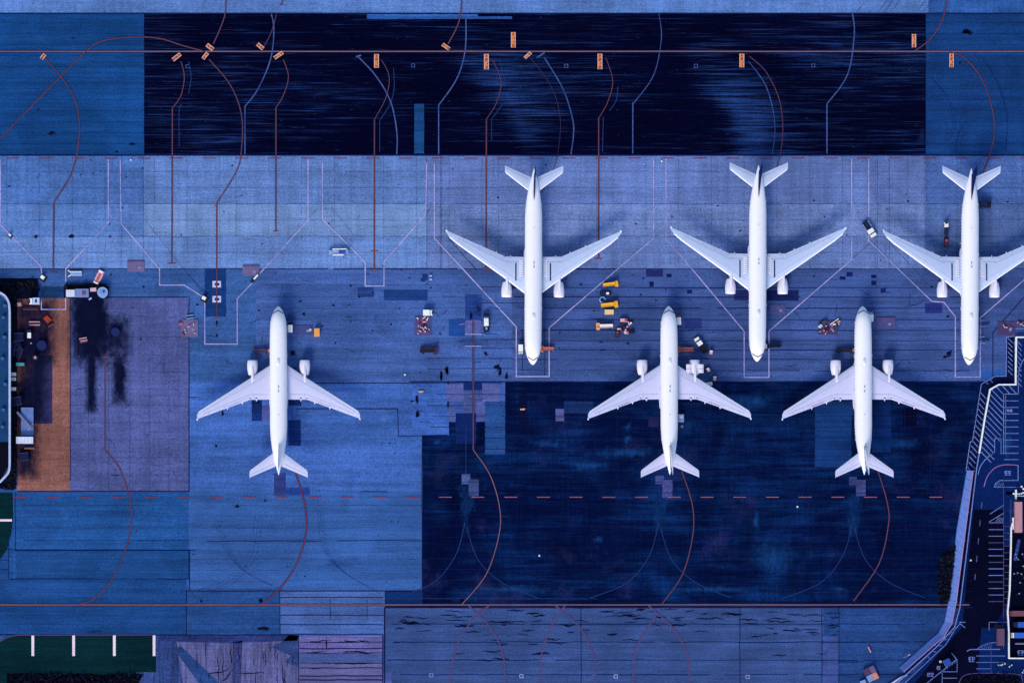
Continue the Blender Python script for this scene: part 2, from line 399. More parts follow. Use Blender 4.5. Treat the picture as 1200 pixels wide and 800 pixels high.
def J(x0, y0, x1, y1, wd=.7, soft=False, amp=.3):
    if amp >= .3 and wd < 1 and math.hypot(x1 - x0, y1 - y0) > 200:
        L = math.hypot(x1 - x0, y1 - y0); a = random.uniform(0, 20); ux, uy = (x1 - x0) / L, (y1 - y0) / L
        while a < L:
            b = min(L, a + random.uniform(30, 170)); m = js if soft else jd
            m.ribbon([P(*p) for p in wob(x0 + ux * a, y0 + uy * a, x0 + ux * b, y0 + uy * b, amp)], wd * random.uniform(.55, 1.25) / S, jz); a = b + random.choice((0, 0, 0, 6, 18))
        return
    (js if soft else jd).ribbon([P(*p) for p in wob(x0, y0, x1, y1, amp)], wd / S, jz)
J(-E, 16, 1900, 16, 1.3, amp=.1); J(-E, 182, 1900, 182, 1.6, amp=.1); J(-E, 315, 1900, 315, .8); J(480, 447.3, 1150, 447.3, 1.2)
J(340, 449, 600, 448.4, .8); J(169, 16, 169, 181, .6); J(0, 644, 230, 644, .6); J(230, 634, 494, 633, .6); J(11, 633, 222, 633, .5)
J(18, 577, 18, 645, .7); J(17, 644.5, 222, 644.5, .9, amp=.1); J(222, 644.5, 222, 692, .9, amp=.1); J(0, 678, 222, 678, .8); J(10, 633, 10, 678, .7)
J(218.5, 692, 218.5, 744, 1.0, amp=.1); J(218, 692, 494, 692, 1.0, amp=.1); J(494.5, 510, 494.5, 692, .7); J(-E, 743.5, 345, 743.5, 1.0); J(328, 692, 328, 744, .8)
J(0, 656, 10, 656, .7); J(0, 667, 10, 667, .7)
J(20, 575.5, 222, 575.5, 1.4, amp=.1); J(221.5, 415, 221.5, 575, 1.1, amp=.1); J(82.5, 349, 82.5, 575, .7); J(125, 348, 221, 348, .7)
J(221.5, 348, 221.5, 415, .7); J(450.5, 711, 450.5, 860, 1.1, amp=.1); J(448.5, 744, 448.5, 860, 1.2, amp=.1); J(350, 744, 350, 860, .8)
for y in (699.5, 720.5, 731.5, 743): J(328, y, 449, y, .8)
for y in (752, 759.5, 764.5, 776, 782, 791.5, 796): J(351, y, 448, y, random.choice((.8, 1.2)), amp=.5)
for x in (387, 430): J(x, 702, x, 725, .6)
for y in (395, 416, 436, 456, 475, 495, 515, 536, 556):
    J(82, y, 221, y, .45, True)
for x in (104, 127, 152, 175, 198): J(x, 420, x, 575, .45, True)
for y in (461, 481, 500, 519, 541, 561): J(62, y, 82, y, .45, True)
for y in (201, 220, 239, 258, 277, 296):
    J(0, y, 1200, y, .5 if y not in (239, 277) else .8, True, .2)
x = 8
while x < 1200:
    J(x, 183, x, 315, .4, True, .2); x += random.choice((19.2, 38.4, 38.4))
for x in (168, 500, 1028, 1042, 1085, 516, 517.5): J(x, 183, x, 315, .7, True, .1)
for y in (337, 348, 361, 374.5, 387, 399, 410, 421, 434): J(600 + random.uniform(-15, 15), y, 1140, y + .3, random.choice((.5, .8)))
for y in (334, 348, 361, 374.5): J(300, y, 560, y, .4, True)
for y in (336, 355, 398, 408): J(564, y, 620, y, .5)
for y in (420, 432): J(500, y, 600, y, .5)
J(347, 478.5, 466, 479, .9); J(466, 479, 467, 511, .8); J(467, 511, 524, 509.5, .8); J(220, 465.5, 232, 465.5, .6); J(221, 360, 221, 400, .5, True)
J(424, 575.5, 454, 576, .7); J(310, 449.5, 340, 449.5, .5); J(380, 402, 380, 402.5, .5)
y = 462
while y < 706:
    J(495, y, 1140, y, .5); y += 12.8
for x in (665, 723, 830, 880, 947, 1060, 1090): J(x, 455, x + 1, 640, .5)
y = 27
while y < 180:
    J(0, y, 169, y, .45, True); J(1085, y, 1200, y, .45, True); y += 12.9
for y in (592, 605, 618, 655, 668): J(20, y, 494, y, .4, True)
for y in (690, 720, 731): J(0, y, 328, y, .45, True)
for y in (731, 752, 773, 790): J(452, y, 1085, y, .7, amp=.5)
for x in (451, 681, 867, 963, 983): J(x, 711, x, 860, .8)
J(451, 711.5, 1140, 711.5, 1.0); J(968, 718, 985, 718, .8); J(982, 775, 1012, 775, .6)
J(1022, 283, 998, 304, .7, True); J(170, 258, 240, 346, .6, True); J(388, 242, 415, 276, .6, True); J(218, 320, 245, 346, .9, True)
J(361, 256, 373, 244, .7, True); J(505, 243, 499, 252, .7, True); J(525, 279, 560, 318, 1.2, True)
J(1043, 285, 1092, 338, .7, True); J(1163.5, 445, 1163.5, 390, 1.0, amp=.1); J(1163.5, 390, 1200, 348, 1.0, amp=.1); J(612, 388, 612, 440, 1.0, True); J(638, 384, 638, 440, 1.0, True)
tag(jd.build('pavement_joints', JD), kind='structure'); tag(js.build('pavement_joints', JS), kind='structure')
# ragged cracks
cr = MB()
def crack(x, y, L, wd, amp=.9, ang=0):
    n = max(3, int(L / 2.5)); pts = []; q = 0
    for i in range(n + 1):
        q = q * .6 + random.uniform(-amp, amp)
        u = L * i / n
        pts.append((x + u * cos(ang) - q * sin(ang), y + u * sin(ang) + q * cos(ang)))
    for i in range(n):
        k = 1 - abs(2 * (i + .5) / n - 1)
        cr.ribbon([P(*pts[i]), P(*pts[i + 1])], (wd * (.35 + k)) / S, jz + .004)
for i in range(95):
    x = random.uniform(455, 1000); y = 713 + abs(random.gauss(0, 24))
    crack(x, min(y, 795), random.uniform(6, 26), random.uniform(.5, 1.1) * (1.9 if random.random() < .2 else 1))
for i in range(16): crack(random.uniform(352, 420), random.choice((750, 752, 764, 777, 783)), random.uniform(10, 30), .9, .8)
for i in range(24): crack(random.uniform(215, 345), random.uniform(750, 790), random.uniform(8, 34), .7, .8, pi / 2)
crack(240, 789, 30, 1, 1.2, -.2); crack(258, 800, 25, 1, 1.2, -.8); crack(382, 747, 14, 1.2, .6, pi / 2); crack(275, 788, 35, .9, .7)
for x0, y0, L, a in ((578, 437, 12, -.6), (820, 418, 16, .3), (1048, 432, 14, -.7), (690, 372, 20, .1), (560, 390, 25, .1), (1062, 361, 26, -.4), (404, 372, 10, 0), (100, 740, 20, 0)):
    crack(x0, y0, L, .5, .8, a)
tag(cr.build('pavement_cracks', paint((4, 9, 44), .95, .05, 'crack_shade', 0)), kind='structure')

# ------------------------------------------------------------------ stains, soot, painted yard shadow and washed patches
def blob(mb, px, py, rx, ry, z, amp=.25, rot=0, n=20):
    cx, cy = P(px, py); ph = [random.uniform(0, 6.28) for _ in range(3)]
    vs = [(cx, cy, z)]; al = [1.0]
    for k, rr in ((1, .5), (2, 1.0)):
        for i in range(n):
            a = 2 * pi * i / n
            q = rr * (1 + amp * (sin(2 * a + ph[0]) * .5 + sin(3 * a + ph[1]) * .4 + sin(5 * a + ph[2]) * .3))
            u, v = rx / S * q * cos(a), ry / S * q * sin(a)
            vs.append((cx + u * cos(rot) - v * sin(rot), cy + u * sin(rot) + v * cos(rot), z)); al.append(.5 if k == 1 else 0.0)
    fs = [(0, 1 + i, 1 + (i + 1) % n) for i in range(n)] + [(1 + i, 1 + n + i, 1 + n + (i + 1) % n, 1 + (i + 1) % n) for i in range(n)]
    mb.add(vs, fs, al)
sz = lv[9]
st = MB()   # near black oil spots
for a in ((60, 156, 6, 4), (45, 128, 2, 1.6), (155, 169, 8, 2.2), (137, 178, 3, 2), (85, 45, 3, 1.6), (108, 437, 4.5, 14), (106, 470, 4, 9), (143, 438, 6, 15), (139, 452, 5, 12), (523, 434, 3, 8), (517, 441, 3, 8),
          (524, 434, 3, 9), (517, 440, 3, 8), (583, 430, 6, 5), (586, 436, 3.5, 7), (593.5, 441, 3, 6.5), (488.5, 468, 3, 8), (489, 485, 3.5, 8), (483, 470, 4, 1.5), (569, 414, 4, 4), (561, 362, 3.5, 5), (552, 370, 3, 7),
          (278, 593, 3.8, 3.4), (310.5, 586.5, 2.6, 2), (130, 322, 2, 1.6), (129, 277, 2.2, 2), (128, 263, 2, 1.8), (84, 277, 5, 4), (42, 277, 4, 3), (143, 244, 1.8, 1.8), (168, 336, 2.2, 2), (411, 335, 2.6, 2),
          (254, 379, 1.6, 5), (254, 393, 2.4, 2.2), (231, 357, 2.6, 1.8), (307, 286, 2, 1.6), (458, 380, 2, 2), (393, 402, 2, 2), (253.5, 522.5, 3, 3), (261, 484, 2.6, 5), (343, 413, 6, 4), (492, 436, 1.5, 1.4),
          (655, 408, 1.6, 1.4), (681, 333, 2.4, 1.8), (656, 390, 2.2, 1.8), (751, 345.5, 1.8, 1.6), (780, 339, 1.5, 1.2), (754, 326, 2, 1.8), (736, 402, 2.4, 2.2), (704, 401, 4, 1.4), (706, 410, 6, 1.2), (886, 379, 3, 9),
          (1112, 414, 4, 6), (1108, 418, 6, 2.5), (1111, 371, 3, 2.5), (459, 610, 1.4, 1.3), (466.5, 611, 1.6, 1.4), (357.5, 675, 2, 1.2), (622.5, 470, 2.5, 6), (1092, 336, 1.6, 2), (497, 384, 2, 2), (1040, 373, 2.5, 1.6),
          (236, 704, 3, 2), (309, 736, 10, 4), (165, 397, 2, 2), (345, 545, 3, 1), (655, 577, 3, 1), (132, 391, 3, 5), (1125, 74, 2.2, 2), (930, 102, 10, 3), (945, 107, 6, 2), (964, 86, 5, 2), (1134, 38, 10, 5), (1132, 37, 8, 4),
          (1150, 462, 2, 3), (437, 343, 2, 2), (505, 337, 2, 1.5), (391, 358, 2.5, 2), (356, 368, 3, 3), (352, 353, 3, 2)):
    blob(st, *a, sz)
for i in range(110):
    x, y = random.uniform(0, 1200), random.uniform(185, 445); r = random.choice((.7, .9, 1.2, 1.6)); blob(st, x, y, r * random.uniform(1, 1.7), r, sz, n=9)
for i in range(60):
    x, y = random.uniform(90, 490), random.uniform(440, 700); r = random.choice((.6, .8, 1.1)); blob(st, x, y, r * 1.4, r, sz, n=9)
tag(st.build('oil_stains', fading((3, 8, 38), 'oil_stain', .3, .6, .9)), kind='structure')
def soft_rect(mb, x0, y0, x1, y1, e, z):
    vs = [(*P(a, b), z) for a, b in ((x0, y0), (x1, y0), (x1, y1), (x0, y1), (x0 + e, y0 + e), (x1 - e, y0 + e), (x1 - e, y1 - e), (x0 + e, y1 - e))]
    mb.add(vs, [(0, 1, 5, 4), (1, 2, 6, 5), (2, 3, 7, 6), (3, 0, 4, 7), (4, 5, 6, 7)], [0, 0, 0, 0, 1, 1, 1, 1])
so_ = MB()  # soot on the old stand, plus dark shadow painted over the left yard
for a in ((76, 334, 134, 436, 22), (80, 342, 128, 420, 18), (98, 404, 116, 486, 8), (129, 410, 152, 476, 10), (12, 440, 50, 510, 14), (112, 366, 158, 420, 18), (12, 505, 50, 565, 14), (84, 336, 128, 400, 16), (10, 345, 70, 430, 16), (86, 344, 124, 390, 14), (103, 418, 112, 476, 4), (133, 424, 146, 462, 5), (14, 380, 60, 500, 16)):
    soft_rect(so_, *a, sz + .004 + .0005 * a[0] / 10)
tag(so_.build('soot_and_yard_shadow', fading((5, 13, 52), 'soot', -.2, 1.4, .6, .9, 1, .5, rag=1.5)), kind='structure')  # one dark film serves both the soot and the painted yard shadow
tire = MB()  # softer grey-blue wear
for a in ((1130, 132, 22, 12), (1165, 50, 16, 6), (1178, 67, 14, 4), (1150, 85, 30, 4), (550, 400, 30, 14), (760, 360, 24, 10), (400, 660, 60, 12), (560, 360, 14, 24), (340, 372, 14, 14), (1080, 160, 10, 16), (745, 420, 20, 10), (140, 600, 60, 6)):
    blob(tire, *a, sz + .008)
tag(tire.build('wear_stains', fading((26, 54, 118), 'wear', .2, 1.4, .5, .5, .5, 1)), kind='structure')
lt = MB()   # washed, lighter patches behind the stands
for a in ((546, 598, 11, 46), (546, 585, 18, 26), (773, 600, 13, 40), (1000, 602, 13, 42), (546, 590, 9, 30), (773, 605, 9, 45), (775, 590, 18, 22), (1000, 610, 9, 45), (1000, 590, 18, 22), (735, 515, 12, 9), (735, 500, 8, 8), (735, 530, 70, 12), (640, 520, 40, 8), (690, 545, 40, 10), (1050, 520, 40, 14),
          (1180, 520, 12, 30), (1118, 640, 12, 18), (1185, 600, 6, 24), (886, 612, 6, 30), (700, 632, 10, 8), (985, 690, 16, 5), (905, 655, 40, 40), (512, 518, 8, 6), (880, 470, 40, 14), (600, 690, 90, 8), (840, 690, 90, 8), (800, 500, 30, 20)):
    blob(lt, *a, sz + .012)
tag(lt.build('washed_patches', fading((22, 72, 146), 'washed', .25, 1.2, .5, .6, 1, .5)), kind='structure')
sc_ = MB()
for i in range(150):
    x, y = random.choice(((random.uniform(480, 600), random.uniform(330, 500)), (random.uniform(640, 880), random.uniform(320, 440)), (random.uniform(900, 1130), random.uniform(320, 440)), (random.uniform(240, 480), random.uniform(320, 480)), (random.uniform(90, 210), random.uniform(360, 560))))
    a = random.choice((0, 0, 0, pi / 2, .6, -.6)) + random.uniform(-.1, .1); l_ = random.uniform(3, 16); b_ = random.uniform(-.25, .25)
    sc_.ribbon([P(x + l_ * k / 4 * cos(a + b_ * k / 4), y + l_ * k / 4 * sin(a + b_ * k / 4)) for k in range(5)], random.uniform(.3, .9) / S, sz + .014)
tag(sc_.build('rubber_marks', veil((4, 12, 56), .6, 'rubber_mark')), kind='structure')
# faint twin tyre tracks turning off the taxi lane
tk = MB()
def track(pts, wd=.5, gap=3, n=2):
    for k in range(n):
        pp = smooth_path([(x + k * gap, y + k * gap * .6) for x, y in pts]); tk.ribbon([P(*p) for p in pp], wd / S, sz + .016)
for dx in (0, 228, 455):
    track([(372 + dx, 596 - 0), (378 + dx, 640), (400 + dx, 668), (440 + dx, 692)], .5, 3, 3 if dx == 0 else 2)
track([(250, 605), (262, 640), (285, 668), (330, 690)], .5, 4, 3); track([(300, 600), (290, 650), (262, 680), (230, 692)], .5, 4, 3)
track([(1090, 90), (1112, 120), (1116, 150), (1105, 165)], .6, 3); track([(1150, 66), (1170, 100), (1180, 140), (1178, 180)], 1.2, 0, 1); track([(1120, 181), (1122, 160), (1132, 142)], 1, 0, 1)
for x in (1020, 1045, 1052, 1060, 1090, 1098): track([(x, -10), (x - 8, 4), (x - 16, 14)], .9, 0, 1)
tag(tk.build('tyre_tracks', veil((6, 24, 84), .42, 'tyre_track')), kind='structure')

# ------------------------------------------------------------------ painted lines
mz = lv[11]
LW = paintline((172, 166, 226), .75, 'white_line_paint', (80, 95, 170)); LO = paintline((124, 66, 66), .6, 'orange_line_paint', (50, 36, 74)); LO2 = paintline((150, 106, 108), .6, 'pale_orange_line_paint', (110, 60, 70))
LB = paintline((70, 92, 158), .9, 'blackened_line_paint', (18, 44, 112)); LF = paintline((24, 54, 120), .5, 'faded_line_paint', (14, 36, 90)); LR = paintline((120, 52, 72), .5, 'red_line_paint', (80, 40, 90))
LDK = paintline((138, 96, 122), .5, 'pale_dash_paint', (60, 50, 100)); LK = paintline((30, 20, 52), .6, 'line_border_paint', (30, 50, 110)); LBR = paintline((90, 56, 96), .85, 'brown_line_paint', (58, 66, 130)); LD = paintline((58, 34, 66), .6, 'dull_line_paint', (30, 50, 100))
def line(pts, wd, mat, name='painted_line', z=0.0, curve=False, border=None):
    if curve: pts = smooth_path(pts)
    pp = [P(*p) for p in pts]
    if border: tag(MB().ribbon(pp, border / S, mz + z - .004).build(name, LK), kind='structure')
    return tag(MB().ribbon(pp, wd / S, mz + z).build(name, mat), kind='structure')
for pts in ([(-30, 230), (0, 263), (48, 312), (49, 322)], [(0.5, 187), (0.5, 262)], [(127, 187), (127, 261), (77, 315), (77, 330)], [(77, 349), (77, 362.5), (48.5, 362.5), (48.5, 349)],
            [(141, 187), (142, 262), (187, 315), (187, 334), (216, 334), (238, 348)], [(240, 351), (240, 403), (278, 403), (278, 350), (297, 330)], [(303, 322), (361, 258), (361, 187)],
            [(378, 191), (378, 257), (428, 307), (428, 335), (450, 335), (450, 307), (499, 251), (500, 191)],
            [(509, 191), (509, 279), (605, 383), (605, 441), (643.5, 441), (643.5, 384), (766, 279), (766, 185)],
            [(780.5, 186), (780.5, 279), (872, 388), (872, 442), (901, 442), (901, 388), (998, 304), (998, 186)],
            [(1018, 186), (1018, 282), (1092, 353), (1106, 354), (1119.5, 371), (1119.5, 441.5), (1148.5, 441.5), (1149, 372), (1200, 328), (1250, 288)]):
    line(pts, 1.25, LW)
for y, x1 in ((60.5, 1250), (708.2, 1136)):
    line([(-300, y)] + [(x, y + random.uniform(-.1, .1)) for x in range(0, int(x1), 60)] + [(x1, y)], .85, LO2, border=2.4)
dx = 38.33
for i in range(0, 32):
    line([(8 + i * dx - .5, 185.6), (8 + i * dx + 15, 185.6)], .9, LR)
for i in range(0, 29):
    a = 16 + i * dx
    line([(a, 582.2), (a + 15, 582.2)], 1.0, LR if a < 490 else LDK)
orange = [
 ([(-20, 184), (0, 163), (70, 91), (100, 61), (118, 49), (150, 44), (185, 45), (215, 54), (240, 60.5)], LO, .9),
 ([(52, 68), (72, 91), (88, 118), (93, 145), (91, 175), (83, 205), (64, 236)], LO, .9), ([(63.2, 237), (62.5, 319)], LO, 1),
 ([(212, 72), (216, 90), (212, 112), (202, 127)], LO, .7), ([(202, 127), (201.5, 308)], LO, .9),
 ([(245, 70), (270, 100), (283, 135), (283, 175), (277, 201), (254, 238)], LO, .8), ([(254, 238), (254, 370)], LO, .9),
 ([(265, -6), (263, 20), (250, 52)], LO, .9), ([(332, 70), (338, 90), (332, 112), (323, 127)], LO, .7), ([(323.4, 127), (323.2, 271)], LO, .9),
 ([(333, -4), (329, 7)], LO, .9), ([(324, 17), (318, 38), (309, 55)], LO, .6), ([(447, 70), (456, 90), (452, 115), (439, 140)], LO, .6), ([(438.8, 140), (438.6, 316)], LO, .9),
 ([(577, 70), (587, 95), (582, 120), (570, 140)], LO, .6), ([(570, 140), (569.6, 315)], LO, .9), ([(541.5, -6), (538, 25), (525, 52)], LO, .9),
 ([(620, 66), (645, 100), (656, 135), (655, 170), (648, 200), (628, 236)], LD, .8), ([(710, 68), (718, 95), (712, 120), (702, 138)], LO, .6), ([(701.5, 138), (701.5, 302)], LO, .9),
 ([(878, 66), (898, 85), (914, 120), (917, 160), (911, 195)], LO, .6), ([(1112, 60), (1130, 68), (1150, 92), (1163, 130), (1164, 165), (1150, 208), (1138, 235)], LO, .9),
 ([(1111, -6), (1104, 24), (1090, 46), (1072, 60)], LO, .8), ([(123.5, 418), (123.3, 527)], LO, 1.0), ([(123.3, 527), (140, 548), (151, 580), (154, 610), (147, 645), (130, 680), (110, 701), (92, 708)], LO, .9),
 ([(346, 552), (357, 590), (359, 620), (351, 652), (334, 682), (307, 708)], LR, 1.1), ([(554.6, 376), (554.6, 527)], LO, 1.2), ([(554.6, 527), (574, 556), (585, 592), (585, 625), (570, 672), (541, 708)], LO2, .8),
 ([(799, 552), (811, 590), (812, 625), (800, 672), (775, 708)], LO, .9), ([(1029, 552), (1040, 590), (1041, 615), (1030, 660), (1000, 704)], LO, .9),
 ([(573, 709), (552, 728), (535, 757), (527, 800), (526, 860)], LBR, 2.0), ([(549, 709), (574, 734), (589, 765), (592, 800), (592, 860)], LBR, 2.0),
 ([(662, 709), (645, 735), (635, 765), (632, 800), (632, 860)], LBR, 2.0), ([(651, 709), (680, 735), (696, 768), (698, 800), (698, 860)], LBR, 2.0),
 ([(769, 720), (753, 745), (743, 772), (742, 860)], LBR, 2.0), ([(760, 709), (788, 735), (805, 765), (808, 800), (808, 860)], LBR, 2.0),
]
for k, (pts, m, wd) in enumerate(orange):
    line(pts, wd * .85, m, z=.001 * (k % 4), curve=len(pts) > 2, border=(wd * 1.9 if m is not LBR and m is not LD else None))
for x, y, h in ((62.5, 319, 6), (201.5, 308.5, 10), (323, 271, 6), (438.7, 294, 9), (438.6, 316, 11), (569.5, 315, 8), (701, 303, 9), (254, 371, 8), (123.5, 418, 6), (123.5, 441, 4)):
    line([(x - h / 2, y), (x + h / 2, y)], 1.1, LO, z=.006)
for y in (391.5, 405.5): line([(545, y), (564.5, y)], 1.0, LW, z=.006)
line([(538, 380), (545, 379.5)], 1.2, LO2)
blue = [[(318, 17), (321, 35), (317, 70), (302, 105), (287, 125)], [(287, 125), (287, 181)], [(420, 67), (441, 90), (458, 120), (465, 155), (465, 181)], [(546, 22), (545, 60), (535, 93), (514, 123.5)], [(514, 123.5), (514, 181)],
        [(638, 68), (660, 105), (671, 140), (672, 158), (669, 181)], [(772, 16), (775, 45), (766, 88), (742, 122)], [(741.5, 120), (741.5, 180)], [(999, 16), (1001, 42), (993, 88), (969, 122)], [(969, 122), (969, 180)], [(877, 72), (898, 102), (908, 145), (905, 181)]]
for k, pts in enumerate(blue): line(pts, 1.35 if k not in (6, 10) else 1.0, LB, curve=len(pts) > 2, z=.004)
for a, b, c, d in ((417, 67, 423, 65), (629, 68, 638, 62), (1138, 67, 1144, 62)): line([(a, b), (c, d)], 1.8, LB if a < 1000 else LF)
faint = [[(221, 72), (224, 90), (221, 110)], [(213, 122), (210, 130), (210, 172)], [(461, 80), (462, 100), (458, 120), (446, 140)], [(445, 140), (445, 178)], [(589, 122), (576, 140)], [(576, 140), (576, 165)],
         [(724, 102), (722, 118), (714, 130)], [(707, 137), (706, 178)], [(585, 70), (592, 95)]]
for dx in (546, 773, 1000):
    faint += [[(dx - 1, 612), (dx - 12, 650), (dx - 38, 682), (dx - 84, 701)], [(dx + 1, 618), (dx + 14, 655), (dx + 42, 682), (dx + 84, 700)]]
for pts in faint: line(pts, .8, LF, curve=len(pts) > 2)
line([(455, 700.8), (700, 700.8)], .6, LF)
line([(546, 500), (546, 556)], .7, LF)
line([(-60, 765), (0, 751), (8, 746.5), (20, 743.6), (183, 743.4)], 1.0, LBR, z=.003)
LP = paintline((232, 212, 236), .25, 'pale_marking_paint', (150, 130, 170))
for x in (38.5, 86.3, 134, 180.6):
    tag(MB().sheet(rect(x - 1.6, 743.8, x + 1.6, 768), mz + .003).build('grass_edge_marking', LP), kind='structure')
tag(MB().sheet(rect(-20, 608, 14, 610.6), mz + .003).build('grass_edge_marking', LP), kind='structure')
# square pit covers painted round
def ring_mark(px, py, r, mat, t=.8):
    line([(px - r, py - r), (px + r, py - r), (px + r, py + r), (px - r, py + r), (px - r, py - r - t / 2)], t, mat, 'pit_cover_marking')
for x, y in ((220, 78), (484, 77), (663.5, 77.5), (815.5, 77.5), (953, 77)): ring_mark(x, y, 1.9, LB)
for x, y in ((505.5, 790.5), (611, 791.5), (721.5, 792), (876, 792.5)): ring_mark(x, y, 1.9, LW)
# two white plates on the short stand left of the first aircraft
for y in (333, 350.5):
    tag(MB().sheet(rect(249, y - 3.8, 259, y + 3.8), mz - .006).build('stand_marking', paintline((186, 190, 238), .3, 'white_marking', (60, 80, 150))), kind='structure')
    tag(MB().sheet(rect(251.5, y - 1.6, 257, y + 1.6), mz - .003).build('stand_marking', pave((26, 50, 110), seed=81)), kind='structure')
# orange stand boards painted on the taxi lane, with dark arrow and figures
SB = paintline((214, 126, 78), .3, 'stand_board_paint', (170, 90, 80)); SBY = paintline((212, 126, 62), .25, 'stand_board_paint', (150, 84, 60)); SI = paint((64, 26, 30), .8, .1, 'stand_figure_paint')
def seg(mb, ch, cx, cy, w_, h_):
    t = .22
    segs = {'0': 'abcdef', '1': 'bc', '2': 'abged', '4': 'fgbc', '5': 'afgcd', '6': 'afgedc', '3': 'abgcd', '7': 'abc'}[ch]
    c = {'a': (0, h_ / 2, 1), 'g': (0, 0, 1), 'd': (0, -h_ / 2, 1), 'f': (-w_ / 2, h_ / 4, 0), 'b': (w_ / 2, h_ / 4, 0), 'e': (-w_ / 2, -h_ / 4, 0), 'c': (w_ / 2, -h_ / 4, 0)}
    for q in segs:
        x, y, hz = c[q]; mb.box(cx + x, cy + y, 0, w_ if hz else t, t if hz else h_ / 2, .003)
def board(px, py, L, W, ang, figs, mat):
    r_ = thing('stand_board', None, None, P(px, py), R(ang), z=mz + .006); del_ = r_
    r_['kind'] = 'structure'
    l, wd = L / S, W / S
    MB().box(0, 0, 0, wd, l, .004).build('board_panel', mat, r_)
    mb = MB(); n = len(figs) + 1; st_ = l / n
    y = l / 2 - st_ / 2
    mb.add([(-.38, y - .25, .006), (.38, y - .25, .006), (0, y + .42, .006)], [(0, 1, 2)]); mb.box(0, y - .3, .004, .2, .4, .003)
    for ch in figs:
        y -= st_; mbx = MB(); seg(mbx, ch, 0, y, wd * .42, st_ * .6); mb.add([(a, b, c + .004) for a, b, c in mbx.v], mbx.f)
    mb.build('figures', SI, r_)
    MB().box(-wd / 2 + .06, 0, .003, .12, l, .004).box(wd / 2 - .06, 0, .003, .12, l, .004).build('board_edge', LP, r_)
for a in ((441.2, 71.7, 16, 5.4, 0, '214', SBY), (570, 72.5, 18, 5.4, 0, '213', SB), (601.5, 47, 18, 5.2, 0, '113', SB), (703, 72.3, 18, 5.4, 0, '212', SB), (869.3, 71.2, 16, 5.4, 0, '211', SB), (1071, 48, 15.5, 4.8, 0, '110', SB),
          (1115, 71, 16, 4.8, 0, '210', SB), (50.5, 66.5, 7, 4, -38, '5', SBY), (207, 67, 11.5, 4.4, -52, '25', SB), (240.5, 65.7, 9, 4, -38, '4', SB), (246, 55.5, 9.5, 4.6, 52, '3', SB), (305, 54.7, 9, 4.4, 50, '2', SBY),
          (326.5, 65, 12, 4, -56, '15', SBY), (522.5, 55, 10, 4, 55, '12', SBY), (618.5, 65, 10, 3.6, -48, '1', SB)):
    board(*a)


